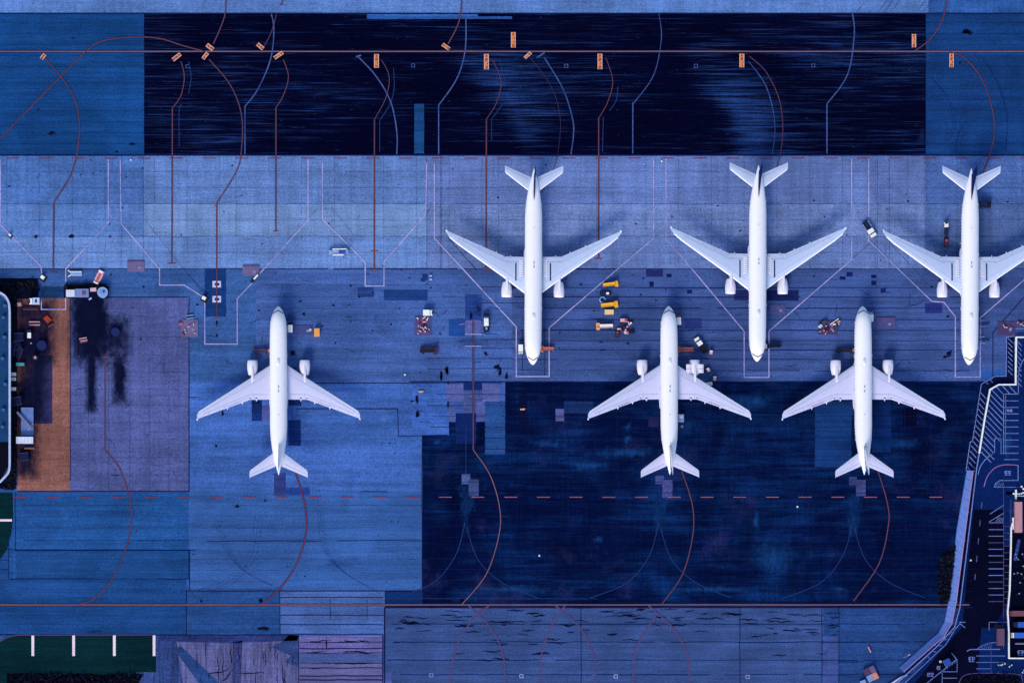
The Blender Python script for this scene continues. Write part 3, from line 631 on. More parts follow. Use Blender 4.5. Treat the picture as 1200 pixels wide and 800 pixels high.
# ------------------------------------------------------------------ aircraft
Q = S * CAMH / (CAMH - 5)      # photo pixels per metre at wing height
FUS = [(0, .25, 4.75, 4.55), (.9, 1.7, 5.35, 3.95), (2.4, 3.1, 5.95, 3.5), (4.6, 4.55, 6.6, 3.15), (9.6, 6.9, 7.75, 2.75), (14, 8.3, 8.25, 2.6), (19, 9.2, 8.55, 2.52), (28, 9.9, 8.75, 2.5), (44, 10.15, 8.75, 2.5),
       (140, 10.15, 8.75, 2.5), (150, 9.7, 8.75, 2.75), (159, 8.8, 8.75, 3.6), (166, 7.85, 8.72, 4.4), (171, 7.0, 8.7, 5.0), (180, 5.0, 8.6, 5.9), (187, 3.1, 8.4, 6.5), (194, 1.4, 8.05, 7.0), (197.5, .4, 7.75, 7.35)]
def aircraft(kind, ax, nose, face, label, rot=0.0, emblem=None, cowls_open=False):
    long_ = kind == 'long'
    pre, post = (16.0, 15.4) if long_ else (0, 0)
    dref = 116.0 if long_ else 98.0
    sgn = -1 if face == 'down' else 1
    # nose tip at photo (ax, nose); the body runs the other way
    cx, cy = P(ax, nose + sgn * dref, 5)
    rz = (pi if face == 'down' else 0) + rot
    root = thing('passenger_jet', label, 'airplane', (cx, cy), rz, 'airliners parked on the apron')
    Y = lambda d: (dref - d) / Q
    fus = [(d if d <= 44 else d + pre + post, a, t, b) for d, a, t, b in FUS]
    Lf = fus[-1][0]
    def prof(d):
        for i in range(len(fus) - 1):
            if fus[i][0] <= d <= fus[i + 1][0]:
                k = (d - fus[i][0]) / (fus[i + 1][0] - fus[i][0]); return [fus[i][j] + (fus[i + 1][j] - fus[i][j]) * k for j in (1, 2, 3)]
        return fus[-1][1:]
    def fp(d, th, off=0):      # th from the top, + to local +x
        a, t, b = prof(d); return ((a / Q + off) * sin(th), Y(d), (t + b) / 2 + ((t - b) / 2 + off) * cos(th))
    mb = MB(); n = 32
    ds = sorted(set([f[0] for f in fus] + [60, 90, 120, Lf - 52]))
    mb.loft([[fp(d, 2 * pi * i / n) for i in range(n)] for d in ds])
    mb.build('fuselage', M_FUS, root, True)
    # flight deck windows
    cw = MB(); pts = []; m_ = 17
    for i in range(m_):
        th = -1.12 + 2.24 * i / (m_ - 1); d0 = 4.6 + 3.6 * (abs(th) / 1.12) ** 1.15
        pts.append([fp(d0, th, .05), fp(d0 + 1.35, th, .05), fp(d0 + 1.35, th, -.1), fp(d0, th, -.1)])
    cw.loft(pts); cw.build('cockpit_windows', GLASS, root)
    for sx in (-1, 1):
        d = 22; wn = MB().box(0, 0, 0, .07, .28, .4).mesh('cabin_window', GLASS)
        while d < Lf - 42:
            o = bpy.data.objects.new('cabin_window', wn); col.objects.link(o); o.parent = root; o.location = fp(d, sx * 1.50, .0); d += 3.7
        for d in (20, 58 + pre * .5, Lf - 100, Lf - 42):
            x, y, z = fp(d, sx * 1.62, .0); MB().box(x, y, z, .1, 1.05, 1.85).build('cabin_door', M_WING, root)
    # belly fairing
    b0 = 62 + pre
    bf = MB(); rr = []
    for d, a, zt, zb in ((b0, 8, 3.6, 2.3), (b0 + 8, 11, 4.4, 2.0), (b0 + 40, 11.6, 4.6, 1.9), (b0 + 56, 10.6, 4.2, 2.1), (b0 + 66, 7, 3.6, 2.4)):
        rr.append([(a / Q * sin(t), Y(d), (zt + zb) / 2 + (zt - zb) / 2 * cos(t)) for t in [2 * pi * i / 16 for i in range(16)]])
    bf.loft(rr); bf.build('belly_fairing', M_WING, root, True)
    # antennas and dome
    for d in ((95, 100.3) if not long_ else (113.8, 118.5)):
        x, y, z = fp(d, 0); MB().box(x, y, z + .12, .35, .8, .5, taper=.6).build('antenna', M_GREY, root)
    x, y, z = fp(66 if not long_ else 57, 0)
    MB().loft([[(x + a * cos(t) * .62, y + .2 + a * 1.35 * sin(t), z - .25 + h) for t in [2 * pi * i / 14 for i in range(14)]] for a, h in ((1.05, 0), (1.0, .28), (.75, .48), (.3, .55))]).build('antenna_dome', M_NAC, root, True)
    x, y, z = fp(Lf - 70, 0); MB().box(x, y, z + .1, .25, .4, .4, taper=.5).build('beacon', M_GREY, root)
    # wings
    if long_:
        W = [(8, 82.6, 126.6, 3.5, 1.55), (33, 101.3, 126.8, 4.6, 1.0), (60, 120.2, 138.3, 5.6, .6), (90, 141.3, 151.3, 6.7, .32), (98.5, 148.6, 154.8, 7.0, .2), (103, 155.3, 157.3, 7.25, .08)]
    else:
        W = [(8, 67.6, 109.1, 3.5, 1.55), (33, 84.2, 109.4, 4.5, 1.0), (60, 101.7, 119.0, 5.4, .6), (93.4, 123.2, 131.4, 6.5, .28), (95.3, 126.6, 132.9, 6.6, .15)]
    AF = [(0, 0), (.03, .3), (.12, .48), (.35, .6), (.7, .35), (1, .03), (1, -.05), (.6, -.3), (.2, -.4), (.03, -.25)]
    def wsec(lat):
        for i in range(len(W) - 1):
            if W[i][0] <= lat <= W[i + 1][0]:
                k = (lat - W[i][0]) / (W[i + 1][0] - W[i][0]); return [W[i][j] + (W[i + 1][j] - W[i][j]) * k for j in (1, 2, 3, 4)]
        return list(W[-1][1:])
    def wtop(lat, d, off=.035):
        le, te, z, t = wsec(lat); f = min(1, max(0, (d - le) / (te - le)))
        for i in range(5):
            if AF[i][0] <= f <= AF[i + 1][0]:
                k = (f - AF[i][0]) / (AF[i + 1][0] - AF[i][0]); return z + t * (AF[i][1] + (AF[i + 1][1] - AF[i][1]) * k) + off
        return z + off
    for sx in (-1, 1):
        lats = sorted(set([w_[0] for w_ in W] + [20, 46, 75]))
        mb = MB(); rr = []
        for lat in lats:
            le, te, z, t = wsec(lat); rr.append([(sx * lat / Q, Y(le + (te - le) * c), z + t * q) for c, q in AF])
        mb.loft(rr); wing = mb.build('wing', M_WINGB if long_ else M_WING, root, True)
        # bright slat along the leading edge
        sl_ = MB(); rr = []
        for lat in [l for l in lats if l > 10] + [11.5]:
            pass
        for lat in sorted([l for l in lats if l > 10 and l < (99 if long_ else 94)] + [10.6]):
            le, te, z, t = wsec(lat); wd = 1.3
            rr.append([(sx * lat / Q, Y(le - .25), z), (sx * lat / Q, Y(le + wd * .4), wtop(lat, le + wd * .4, .06)), (sx * lat / Q, Y(le + wd), wtop(lat, le + wd, .05)),
                       (sx * lat / Q, Y(le + wd), wtop(lat, le + wd, -.05)), (sx * lat / Q, Y(le), z - .08)])
        sl_.loft(rr); sl_.build('slat', M_EDGE, wing)
        # gaps between flaps, spoilers and skin
        def strip(pts, wd, mat, nm, off=.035):
            s = MB(); fine = []
            for i in range(len(pts) - 1):
                for k in range(6): fine.append(tuple(pts[i][j] + (pts[i + 1][j] - pts[i][j]) * k / 6 for j in (0, 1)))
            fine.append(pts[-1])
            s.ribbon([(sx * l_ / Q, Y(d)) for l_, d in fine], wd / Q, 0)
            nn = len(fine)
            s.v = [(x, y, wtop(fine[i % nn][0], fine[i % nn][1] + (-1 if (i >= nn) else 1) * 0, off)) for i, (x, y, _) in enumerate(s.v)]
            return s.build(nm, mat, wing)
        PL = paint((150, 154, 204), .5, .3, 'panel_line', 0)
        fl = lambda lat, f: (lat, wsec(lat)[0] + (wsec(lat)[1] - wsec(lat)[0]) * f)
        strip([(12, wsec(12)[1] - 6), (33, wsec(33)[1] - 6), (60, wsec(60)[1] - 5), (88, wsec(88)[1] - 3)], .45, PL, 'flap_gap')
        strip([(34, wsec(34)[1] - 2.8), (66, wsec(66)[1] - 2.4)], .35, PL, 'flap_gap')
        for lat in (30, 50, 70, 82): strip([fl(lat, .72), fl(lat, .98)], .35, PL, 'flap_gap')
        strip([fl(14, .25), fl(60, .3), fl(90, .35)], .25, PL, 'skin_seam')
        tick = M_DARKLINE
        for lat in ((27, 33.5) if long_ else (25.6, 26.6, 33)):
            MB().box(sx * lat / Q, Y(wsec(lat)[1] - 1.6), wtop(lat, wsec(lat)[1] - 1.6, .05), .5, .22, .08, rz=.3 * sx).build('flap_hinge', tick if not long_ else PL, wing)
        if not long_:
            strip([(46, wsec(46)[1] - 1.6), (60, wsec(60)[1] - 1.3)], .4, tick if emblem else PL, 'flap_gap')
        # fairings poking out behind the trailing edge
        for lat in ((26.5, 43.2, 61) if long_ else (26, 42.5, 60)):
            le, te, z, t = wsec(lat)
            MB().loft([[(sx * lat / Q + a * cos(u), Y(d), z - .35 + a * 1.1 * sin(u)) for u in [2 * pi * i / 8 for i in range(8)]] for d, a in ((te - 9, .1), (te - 5, .42), (te - .5, .36), (te + 1.9, .1))]).build('flap_fairing', M_NAC, wing, True)
        if long_:
            strip([(20.3, 98.6), (20.3, 119.2)], 1.55, M_DARKLINE, 'spoiler_slot', .05)
            strip([(14, 103.2), (14, 123.2)], 5.0, paint((150, 160, 216), .5, .3, 'walkway_backing', 0), 'walkway', .04)
            lv_ = MB()
            for k in range(9):
                d = 104.2 + k * 2.25; lv_.box(sx * 14 / Q, Y(d), wtop(14, d, .1), 4.4 / Q, 1.25 / Q, .08, rz=.22 * sx)
            lv_.build('walkway_strips', M_EDGE, wing)
        lat = 102 if long_ else 95.2; le, te, z, t = wsec(lat)
        MB().box(sx * lat / Q, Y(te - .6), z + .06, .45, .8, .3, taper=.7).build('wingtip_light', WHITE, wing)
        if long_: MB().box(sx * 98.2 / Q, Y(wsec(98.2)[0] + .5), 7.05, .4, .6, .3, taper=.7).build('wingtip_light', WHITE, wing)
        # engine
        ex, f0 = 30.7, (80.0 if long_ else 63.2); zc = 2.75
        T = [2 * pi * i / 22 for i in range(22)]
        ring = lambda d, a: [(sx * ex / Q + a * cos(u), Y(f0 + d), zc + a * .97 * sin(u)) for u in T]
        nac = MB(); nac.loft([ring(1.6, 1.45), ring(.3, 1.6), ring(0, 1.72), ring(1.2, 1.88), ring(6, 2.0), ring(10, 1.93), ring(15, 1.62), ring(17.2, 1.42), ring(17.0, 1.2)], cap=False)
        en = nac.build('engine', M_NAC, root, True)
        lip = MB().loft([ring(.9, 1.5), ring(-.1, 1.6), ring(-.15, 1.72), ring(.9, 1.89)], cap=False).build('intake_lip', M_EDGE, en, True)
        fan = MB().cyl((sx * ex / Q, Y(f0 + 3.5), zc), 1.5, .2, 'y', 22); fan.build('fan', paint((40, 46, 80), .4, .4, 'fan_metal'), en)
        MB().loft([[(sx * ex / Q + a * cos(u), Y(f0 + d), zc + a * sin(u)) for u in T] for d, a in ((1.2, .03), (3.4, .42))]).build('spinner', M_GREY, en, True)
        MB().loft([ring(15.5, 1.05), ring(20, .8), ring(22.5, .2)]).build('exhaust_nozzle', paint((120, 124, 170), .35, .5, 'hot_metal'), en, True)
        wl = wsec(ex)
        MB().loft([[(sx * ex / Q + k, Y(f0 + d), z_) for k, z_ in ((-w_, zl), (w_, zl), (w_ * .8, zh), (-w_ * .8, zh))] for d, w_, zl, zh in ((6, .12, 4.5, 4.75), (9, .42, 3.9, 4.95), (17, .5, 3.4, 5.15), (26, .4, 3.9, 5.0), (32, .15, 4.2, 4.6))]).build('pylon', M_NAC, en, True)
        if cowls_open and sx == 1:
            for q in (-1, 1):
                for d0, d1, wq in ((5.2, 10.2, 2.25), (10.6, 15.4, 2.1)):
                    MB().loft([[(ex / Q + q * (1.2 + 2.0 * k), Y(f0 + d0), 4.3 + .55 * sin(k * 2.6) - .3 * k + e) for k, e in ((0, 0), (.33, 0), (.66, 0), (1, 0), (1, -.1), (.66, -.1), (.33, -.1), (0, -.1))],
                               [(ex / Q + q * (1.2 + 2.0 * k), Y(f0 + d1), 4.3 + .55 * sin(k * 2.6) - .3 * k + e) for k, e in ((0, 0), (.33, 0), (.66, 0), (1, 0), (1, -.1), (.66, -.1), (.33, -.1), (0, -.1))]]).build('open_cowl', M_NAC, en)
    # tailplane
    t0 = Lf - 197.5
    for sx in (-1, 1):
        rr = []
        for lat, le, te, z, t in ((3, 169.5, 187.4, 6.6, .7), (33.2, 192.2, 200.3, 7.9, .25), (34, 193.6, 201.4, 7.95, .12)):
            rr.append([(sx * lat / Q, Y(t0 + le + (te - le) * c), z + t * q) for c, q in AF])
        tp = MB().loft(rr).build('tailplane', M_WINGB if long_ else M_WING, root, True)
        rr = []
        for lat, le, z, t in ((7.2, 172.7, 6.8, .6), (33, 192.1, 7.9, .25)):
            rr.append([(sx * lat / Q, Y(t0 + le - .2), z), (sx * lat / Q, Y(t0 + le + .5), z + t * .45), (sx * lat / Q, Y(t0 + le + 1.0), z + t * .52), (sx * lat / Q, Y(t0 + le), z - .06)])
        MB().loft(rr).build('leading_edge', M_EDGE, tp)
        eg = MB(); eg.add([(sx * a / Q, Y(t0 + d), z) for a, d, z in ((6, 184.6, 7.02), (6, 184.95, 7.02), (32.5, 197.6, 8.07), (32.5, 197.3, 8.07))], [(0, 1, 2, 3)]); eg.build('elevator_gap', paint((150, 154, 204), .5, .3, 'panel_line', 0), tp)
    # fin
    FN = [(8.2, 155, 190.5, .52), (9.2, 163, 190.8, .46), (13.5, 175.5, 194, .36), (18.0, 187, 198, .22), (18.4, 189.5, 198.4, .1)]
    def fring(z, le, te, t, e=0): return [(t / 2 * w_ + (e if w_ > 0 else -e if w_ < 0 else 0), Y(t0 + le + (te - le) * c), z) for c, w_ in ((0, 0), (.15, .8), (.4, 1), (.75, .6), (1, .08), (1, -.08), (.75, -.6), (.4, -1), (.15, -.8))]
    fm = M_NAVY if emblem == 'navy' else M_FUS
    fin = MB().loft([fring(*f) for f in FN]).build('tail_fin', fm, root, True)
    if emblem == 'letters':    # dark figures along the foot of the fin, blue corner above
        em = MB()
        for sx in (-1, 1):
            for k in range(9):
                d = 165 + k * 2.5; em.box(sx * .24, Y(t0 + d), 9.2 + k * .35, .06, .5, .8 + .25 * (k % 2))
        em.build('fin_lettering', paint((30, 44, 110), .5, .3, 'lettering_paint', 0), fin)
        cb = MB().loft([fring(z, te - (te - le) * .42, te + .3, t, .06) for z, le, te, t in ((12, 171, 192.8, .3), (13.5, 175.5, 194, .3), (17.9, 187, 198, .2))]); cb.build('fin_emblem', paint((40, 110, 200), .4, .4, 'sky_blue_livery', 0), fin)
    elif emblem == 'navy':
        pass
        0 and MB().loft([fring(z, te - (te - le) * .6, te - (te - le) * .2, t, .05) for z, le, te, t in ((12.5, 173, 193.2, .34), (15.2, 180, 195.4, .3))]).build('fin_emblem', paint((90, 140, 225), .4, .4, 'sky_blue_livery', 0), fin)
    else:
        MB().loft([fring(z, te - (te - le) * .7, te - (te - le) * .25, t, .05) for z, le, te, t in ((10.5, 167, 191.8, .42), (15.2, 180, 195.4, .3))]).build('fin_emblem', paint((90, 100, 170), .4, .4, 'slate_livery', 0), fin)
    MB().box(0, Y(Lf - 1.2), 7.6, .5, .5, .3).build('exhaust_outlet', M_GREY, root)
    # landing gear
    wheel = MB().cyl((0, 0, 0), .62, .42, 'x', 14).mesh('wheel', BLACK)
    for x, d, zt, ws in ((0, 20, 2.7, [(-.4, 0), (.4, 0)]), (-5.5, 97 + pre, 3.4, [(a, b) for a in (-.7, .7) for b in (-1.45, 0, 1.45)]), (5.5, 97 + pre, 3.4, [(a, b) for a in (-.7, .7) for b in (-1.45, 0, 1.45)])):
        gear = MB().bar((x, Y(d), .62), (x, Y(d), zt), .35).bar((x, Y(d) - (1.5 if x else .1), .62), (x, Y(d) + (1.5 if x else .1), .62), .25).bar((x - .9, Y(d), .62), (x + .9, Y(d), .62), .2).build('landing_gear', M_GREY, root)
        for a, b in ws:
            o = bpy.data.objects.new('wheel', wheel); col.objects.link(o); o.parent = gear; o.location = (x + a, Y(d) + b, .62)
    return root

aircraft('long', 624.9, 427.4, 'down', 'leftmost of the long nose-down white jets, an orange belt loader at its nose', rot=-.004, emblem='navy')
aircraft('long', 887.6, 423.6, 'down', 'long white navy-finned jet, nose down, between the two nose-up jets of the dark apron', rot=-.003, emblem='navy')
aircraft('long', 1136.2, 427.5, 'down', 'long white navy-finned jet, nose down, beside the hatched corner of the perimeter wall', rot=-.004, emblem='navy')
aircraft('short', 326.4, 358.7, 'up', 'shorter white jet parked nose up alone on the pale apron', rot=.003)
aircraft('short', 783.9, 358.4, 'up', 'shorter white nose-up jet with one engine cowl open, pink carts beside its wing', rot=.003, emblem='letters', cowls_open=True)
aircraft('short', 1011.2, 358.6, 'up', 'rightmost nose-up shorter jet, dark belt loader on its left, all cowls closed', rot=.003, emblem='letters')
# ------------------------------------------------------------------ ground vehicles and equipment
YEL = paint((226, 168, 40), .5, .3); ORG = paint((190, 104, 90), .5, .3); DKR = paint((60, 34, 58), .6, .3); PNK = paint((206, 160, 190), .5, .3); CRM = paint((242, 196, 152), .6, .2)
NVY = paint((14, 22, 66), .5, .4); RED = paint((170, 50, 84), .5, .3); LBL = paint((130, 160, 226), .5, .3); BRN = paint((110, 66, 84), .6, .3); AMB = paint((236, 158, 84), .6, .2)
_wm = {}
def wheels(root, L, W, r=.42, xs=None):
    if r not in _wm: _wm[r] = MB().cyl((0, 0, 0), r, .28, 'y', 12).mesh('wheel', BLACK)
    for x in (xs or (-L * .32, L * .34)):
        for s in (-1, 1):
            o = bpy.data.objects.new('wheel', _wm[r]); col.objects.link(o); o.parent = root; o.location = (x, s * (W / 2 - .16), r)
def box_truck(px, py, ang, L, W, cargo, cab, label, cat='truck', name='box_truck', H=2.9, cabf=.26, group=None, roof=None):
    t = thing(name, label, cat, P(px, py, 2), R(ang), group)
    MB().box(0, 0, .65, L, W * .7, .3).build('chassis', BLACK, t)
    cl = L * cabf; x = L / 2 - cl / 2
    MB().box(x, 0, 1.35, cl, W * .95, 1.5, taper=.9).build('cab', cab, t)
    MB().box(x + cl * .30, 0, 1.75, cl * .34, W * .8, .75, taper=.85).build('windscreen', GLASS, t)
    MB().box(-cl / 2 - .08, 0, .8 + (H - .8) / 2, L - cl - .25, W, H - .8).build('cargo_box', cargo, t)
    if roof: MB().box(-cl / 2 - .08, 0, H + .05, (L - cl) * .25, W * .5, .1).build('roof_unit', roof, t)
    wheels(t, L, W); return t
def pickup(px, py, ang, L, W, cab, bed, label, cat='pickup truck', name='pickup_truck', group=None, load=None):
    t = thing(name, label, cat, P(px, py, 1), R(ang), group)
    MB().box(0, 0, .6, L, W, .45).build('body', bed, t)
    MB().box(L * .39, 0, 1.0, L * .2, W * .93, .4, taper=.92).build('bonnet', cab, t)
    MB().box(L * .13, 0, 1.25, L * .27, W * .96, .95, taper=.86).build('cab', cab, t)
    MB().box(L * .275, 0, 1.3, .35, W * .84, .5, ry=.5).build('windscreen', GLASS, t)
    for s in (-1, 1): MB().box(-L * .24, s * (W / 2 - .07), 1.0, L * .44, .14, .5).build('bed_side', load or LBL, t)
    MB().box(-L * .465, 0, 1.0, .12, W, .5).build('tailgate', bed, t)
    wheels(t, L, W, .38); return t
def belt_loader(px, py, ang, L, W, col_, label, cat='belt loader', name='belt_loader', group='belt loaders on the apron', belt=None, head=None, hf=.22):
    """ang: the way its wide driving head points"""
    t = thing(name, label, cat, P(px, py, 1), R(ang), group)
    bw = W * .5; hl = L * hf
    MB().box(-hl / 2, 0, .6, L - hl, bw * .8, .4).build('chassis', BLACK if belt is None else col_, t)
    MB().box(L / 2 - hl / 2, 0, .85, hl, W, .8, taper=.94).build('drive_unit', head or col_, t)
    MB().box(L / 2 - hl * .5, W * .28, 1.5, hl * .5, W * .3, .6, taper=.8).build('cab', head or col_, t)
    b = MB(); b.add([(-L / 2, -bw / 2, .75), (-L / 2, bw / 2, .75), (L * .3, bw / 2, 1.5), (L * .3, -bw / 2, 1.5), (-L / 2, -bw / 2, .95), (-L / 2, bw / 2, .95), (L * .3, bw / 2, 1.7), (L * .3, -bw / 2, 1.7)],
                    [(3, 2, 1, 0), (4, 5, 6, 7), (0, 1, 5, 4), (1, 2, 6, 5), (2, 3, 7, 6), (3, 0, 4, 7)]); b.build('conveyor', belt or col_, t)
    for s in (-1, 1): MB().bar((-L / 2, s * bw / 2, 1.05), (L * .3, s * bw / 2, 1.8), .16).build('side_rail', head or col_, t)
    wheels(t, L, W * .9, .35); return t
def cart(px, py, ang, L, W, body, label, cat='cart', name='service_cart', group='service carts', top=None, H=1.3):
    t = thing(name, label, cat, P(px, py, .5), R(ang), group)
    MB().box(0, 0, .45, L, W, .2).build('frame', BLACK, t)
    MB().box(-L * .05, 0, .55 + (H - .55) / 2, L * .8, W * .9, H - .55, taper=.95).build('body', body, t)
    MB().box(L * .18, 0, H + .06, L * .25, W * .6, .14).build('hatch', top or WHITE, t)
    MB().bar((L / 2, 0, .4), (L / 2 + .8, 0, .25), .1).build('drawbar', BLACK, t)
    wheels(t, L, W, .22); return t
def container(px, py, ang, L, W, H, mat, label, cat='container', name='cargo_container', group=None, rib=None, lid=None):
    t = thing(name, label, cat, P(px, py, H), R(ang), group)
    MB().box(0, 0, .08, L, W, .16).build('base', M_GREY, t)
    MB().prism([(-L / 2, -W / 2), (L / 2 - .12, -W / 2), (L / 2, -W / 2 + .12), (L / 2, W / 2 - .12), (L / 2 - .12, W / 2), (-L / 2, W / 2)], .16, H).build('shell', mat, t)
    rb = MB()
    for k in range(5): rb.box(-L / 2 + L * (k + .5) / 5, 0, H + .025, .07, W * .94, .05)
    rb.build('roof_ribs', rib or M_GREY, t)
    if lid: MB().box(L * .15, 0, H + .08, L * .3, W * .5, .1).build('hatch', lid, t)
    return t
def pad(px0, py0, px1, py1, mat, label, H=.25, kerb=None, items=()):
    cx, cy = P((px0 + px1) / 2, (py0 + py1) / 2); w_, d_ = (px1 - px0) / S, (py1 - py0) / S
    t = thing('concrete_pad', label, 'pad', (cx, cy), 0, 'utility pads on the apron')
    MB().box(0, 0, H / 2 + .06, w_, d_, H, taper=.985).build('slab', mat, t)
    if kerb: MB().box(0, d_ / 2 - .15, H + .12, w_, .3, .24).build('kerb', kerb, t)
    MB().box(w_ * .2, -d_ * .1, H + .09, .9, .9, .06).build('pit_lid', M_GREY, t)
    return t
def cone(px, py, label): 
    t = thing('traffic_cone', label, 'cone', P(px, py), random.uniform(0, 1), 'cones and chocks on the utility pads', z=.1)
    MB().box(0, 0, .03, .8, .8, .06).build('base', BLACK, t); MB().cyl((0, 0, .5), .33, .9, 'z', 10, .08).build('body', RED, t); MB().cyl((0, 0, .62), .25, .25, 'z', 10, .19).build('band', WHITE, t)
    return t
def bundle(px, py, ang, L, mats, label, name='equipment_rack', cat='rack', group=None, n=3, gap=.55):
    t = thing(name, label, cat, P(px, py), R(ang), group, z=.1)
    for k in range(n):
        MB().bar((-L / 2 + random.uniform(0, .3), (k - (n - 1) / 2) * gap, .35), (L / 2 - random.uniform(0, .5), (k - (n - 1) / 2) * gap, .45), .28).build('bar', mats[k % len(mats)], t)
    for x in (-L * .35, L * .35): MB().box(x, 0, .12, .2, n * gap, .24).build('rest', BLACK, t)
    return t

# --- jet on the left
box_truck(340, 383.2, 90, 4.0, 1.75, WHITE, BLACK, 'white box truck with black cab beside the nose of the lone jet', 'truck')
container(371.3, 389.3, 90, 3.0, 2.0, 1.7, AMB, 'yellow generator unit with cream ends right of the grey utility pad by the lone jet', 'generator', 'ground_power_unit', rib=CRM)
pad(345.2, 381, 367, 392, paint((64, 74, 140), .9, .1, 'pad_concrete'), 'grey utility pad with hoses between white truck and yellow generator', .15)
container(363.5, 386.4, 40, 1.1, .8, .7, WHITE, 'tiny white box on the grey pad near the yellow generator', 'box', 'tool_box')
belt_loader(306, 411, 0, 6.0, 2.2, BRN, 'thin reddish brown belt loader touching the left side of the lone jet', belt=paint((60, 50, 96), .6, .3, 'belt_rubber'), hf=.13)
container(316, 410.5, 0, .9, .9, 1.4, WHITE, 'small white step box between brown belt loader and fuselage of the lone jet', 'box', 'step_box')
# --- apron between left jet and first stand
t = thing('container_loader', 'pale blue platform loader with white side rails standing alone on the bright apron', 'loader', P(397.3, 295.2, 1), R(1))
MB().box(0, 0, .6, 7.2, 1.5, .7).build('chassis', LBL, t); MB().box(-3.2, 0, 1.1, 1.2, 1.4, .6, taper=.8).build('cab', LBL, t)
MB().box(.2, 1.05, 1.2, 5.4, .35, .25).build('side_rail', WHITE, t); MB().box(-.4, -1.1, 1.2, 3.9, .45, .25).build('side_rail', WHITE, t)
MB().box(1.2, 0, 1.1, 2.6, 1.2, .3).build('platform', paint((50, 70, 170), .5, .3), t); MB().box(3.0, 0, 1.2, 1.0, 1.6, .5).build('end_stop', paint((110, 150, 200), .5, .3), t); wheels(t, 7, 1.9, .4)
box_truck(501.3, 366.3, 0, 3.6, 2.1, WHITE, WHITE, 'short white van above the cluttered pinkish utility pad', 'van', 'parked_van', H=2.2, cabf=.24)
t = thing('tank_truck', 'black tank truck with white tank beside the orange lead-in line start', 'truck', P(569.8, 378.5, 1), R(-88))
MB().box(0, 0, .65, 6.8, 2.0, .5).build('chassis', BLACK, t); MB().box(-.4, 0, 1.7, 2.9, 1.75, 1.4, taper=.9).build('tank', WHITE, t)
MB().box(1.95, 0, 1.4, 1.1, .7, .8, taper=.8).build('hose_reel', LBL, t); MB().box(-2.6, 0, 1.4, 1.2, 1.9, 1.1, taper=.85).build('cab', NVY, t); MB().box(-2.0, 0, 1.9, .3, 1.7, .3).build('windscreen', LBL, t); MB().box(2.8, 0, 1.1, .9, 1.7, .6).build('rear_locker', NVY, t); wheels(t, 6.6, 2.1, .45)
belt_loader(502.4, 410.4, 0, 6.6, 2.9, DKR, 'dark maroon belt loader standing alone below the cluttered pinkish pad', belt=BLACK)
for y, l_ in ((323.2, 'upper of two tiny white boxes on the apron left of the first upper stand'), (327.2, 'lower of two tiny white boxes on the apron left of the first upper stand')):
    container(504.6, y, 0, 1.0, .8, .6, LBL, l_, 'box', 'tool_box', lid=WHITE)
# --- first upper stand
box_truck(610.2, 409, -90, 3.5, 1.7, WHITE, WHITE, 'small white van between painted stand edge and nose of the left-hand nose-down jet', 'van', 'parked_van', H=2.1, cabf=.2)
belt_loader(641, 408.6, 180, 4.9, 2.3, ORG, 'orange belt loader touching the nose of the left-hand nose-down jet')
belt_loader(715.6, 333, 7, 5.6, 2.3, YEL, 'yellow belt loader, upper of the yellow pair beside the painted stand line')
belt_loader(714.2, 357, 6, 6.3, 2.6, YEL, 'yellow belt loader, lower of the yellow pair, just above the cream generator')
container(714, 365.4, 0, 3.3, 1.75, 1.6, CRM, 'cream generator unit just below the lower yellow belt loader', 'generator', 'ground_power_unit', rib=AMB)
cart(709.5, 343.8, 0, 4.2, 1.3, NVY, 'low dark trolley with white case between the two yellow belt loaders', 'trolley', 'flat_trolley', top=WHITE, H=.9)
t = thing('hose_reel', 'small pale blue ring reel between the dark trolley and lower yellow belt loader', 'reel', P(706, 351.2)); 
MB().loft([[((1.0 + .22 * cos(v)) * cos(u), (1.0 + .22 * cos(v)) * sin(u), .35 + .22 * sin(v)) for v in [2 * pi * j / 6 for j in range(6)]] for u in [2 * pi * i / 16 for i in range(14)]]).build('hose', LBL, t); MB().box(0, 0, .2, 1.2, .3, .3).build('hub', NVY, t)
belt_loader(708.5, 382, 182, 6.2, 2.6, PNK, 'white conveyor loader with orange driving head left of the pink carts', belt=WHITE, head=paint((236, 160, 110), .5, .3))
# clutter right of it
cart(731.3, 375.2, 0, 3.3, 1.4, PNK, 'pink rounded trailer topmost in the cluster of carts by the yellow loaders', group='pink carts beside the yellow loaders', top=RED)
cart(738.5, 379, 40, 1.9, .9, PNK, 'pink cart tilted at the upper edge of the cart cluster by the yellow loaders', group='pink carts beside the yellow loaders', top=WHITE, H=.9)
cart(734.5, 383.5, 50, 2.0, .9, BRN, 'brown cart in the middle of the cluster by the yellow loaders', group='pink carts beside the yellow loaders', top=PNK, H=.9)
cart(734.5, 389.5, 0, 2.2, 1.2, PNK, 'pink cart lowest in the cluster by the yellow loaders', group='pink carts beside the yellow loaders', top=RED, H=.9)
cart(723.5, 391, 90, 2.8, 1.7, DKR, 'dark maroon cart at the lower left of the cluster by the yellow loaders', group='pink carts beside the yellow loaders', top=BRN, H=1.1)
cart(741, 389, 0, 1.5, 1.0, NVY, 'navy cart at the right end of the cluster by the yellow loaders', group='pink carts beside the yellow loaders', top=NVY, H=.9)
cart(724.5, 385.5, 0, 1.1, .8, PNK, 'tiny pink cart above the dark maroon cart in the cluster', group='pink carts beside the yellow loaders', H=.8)
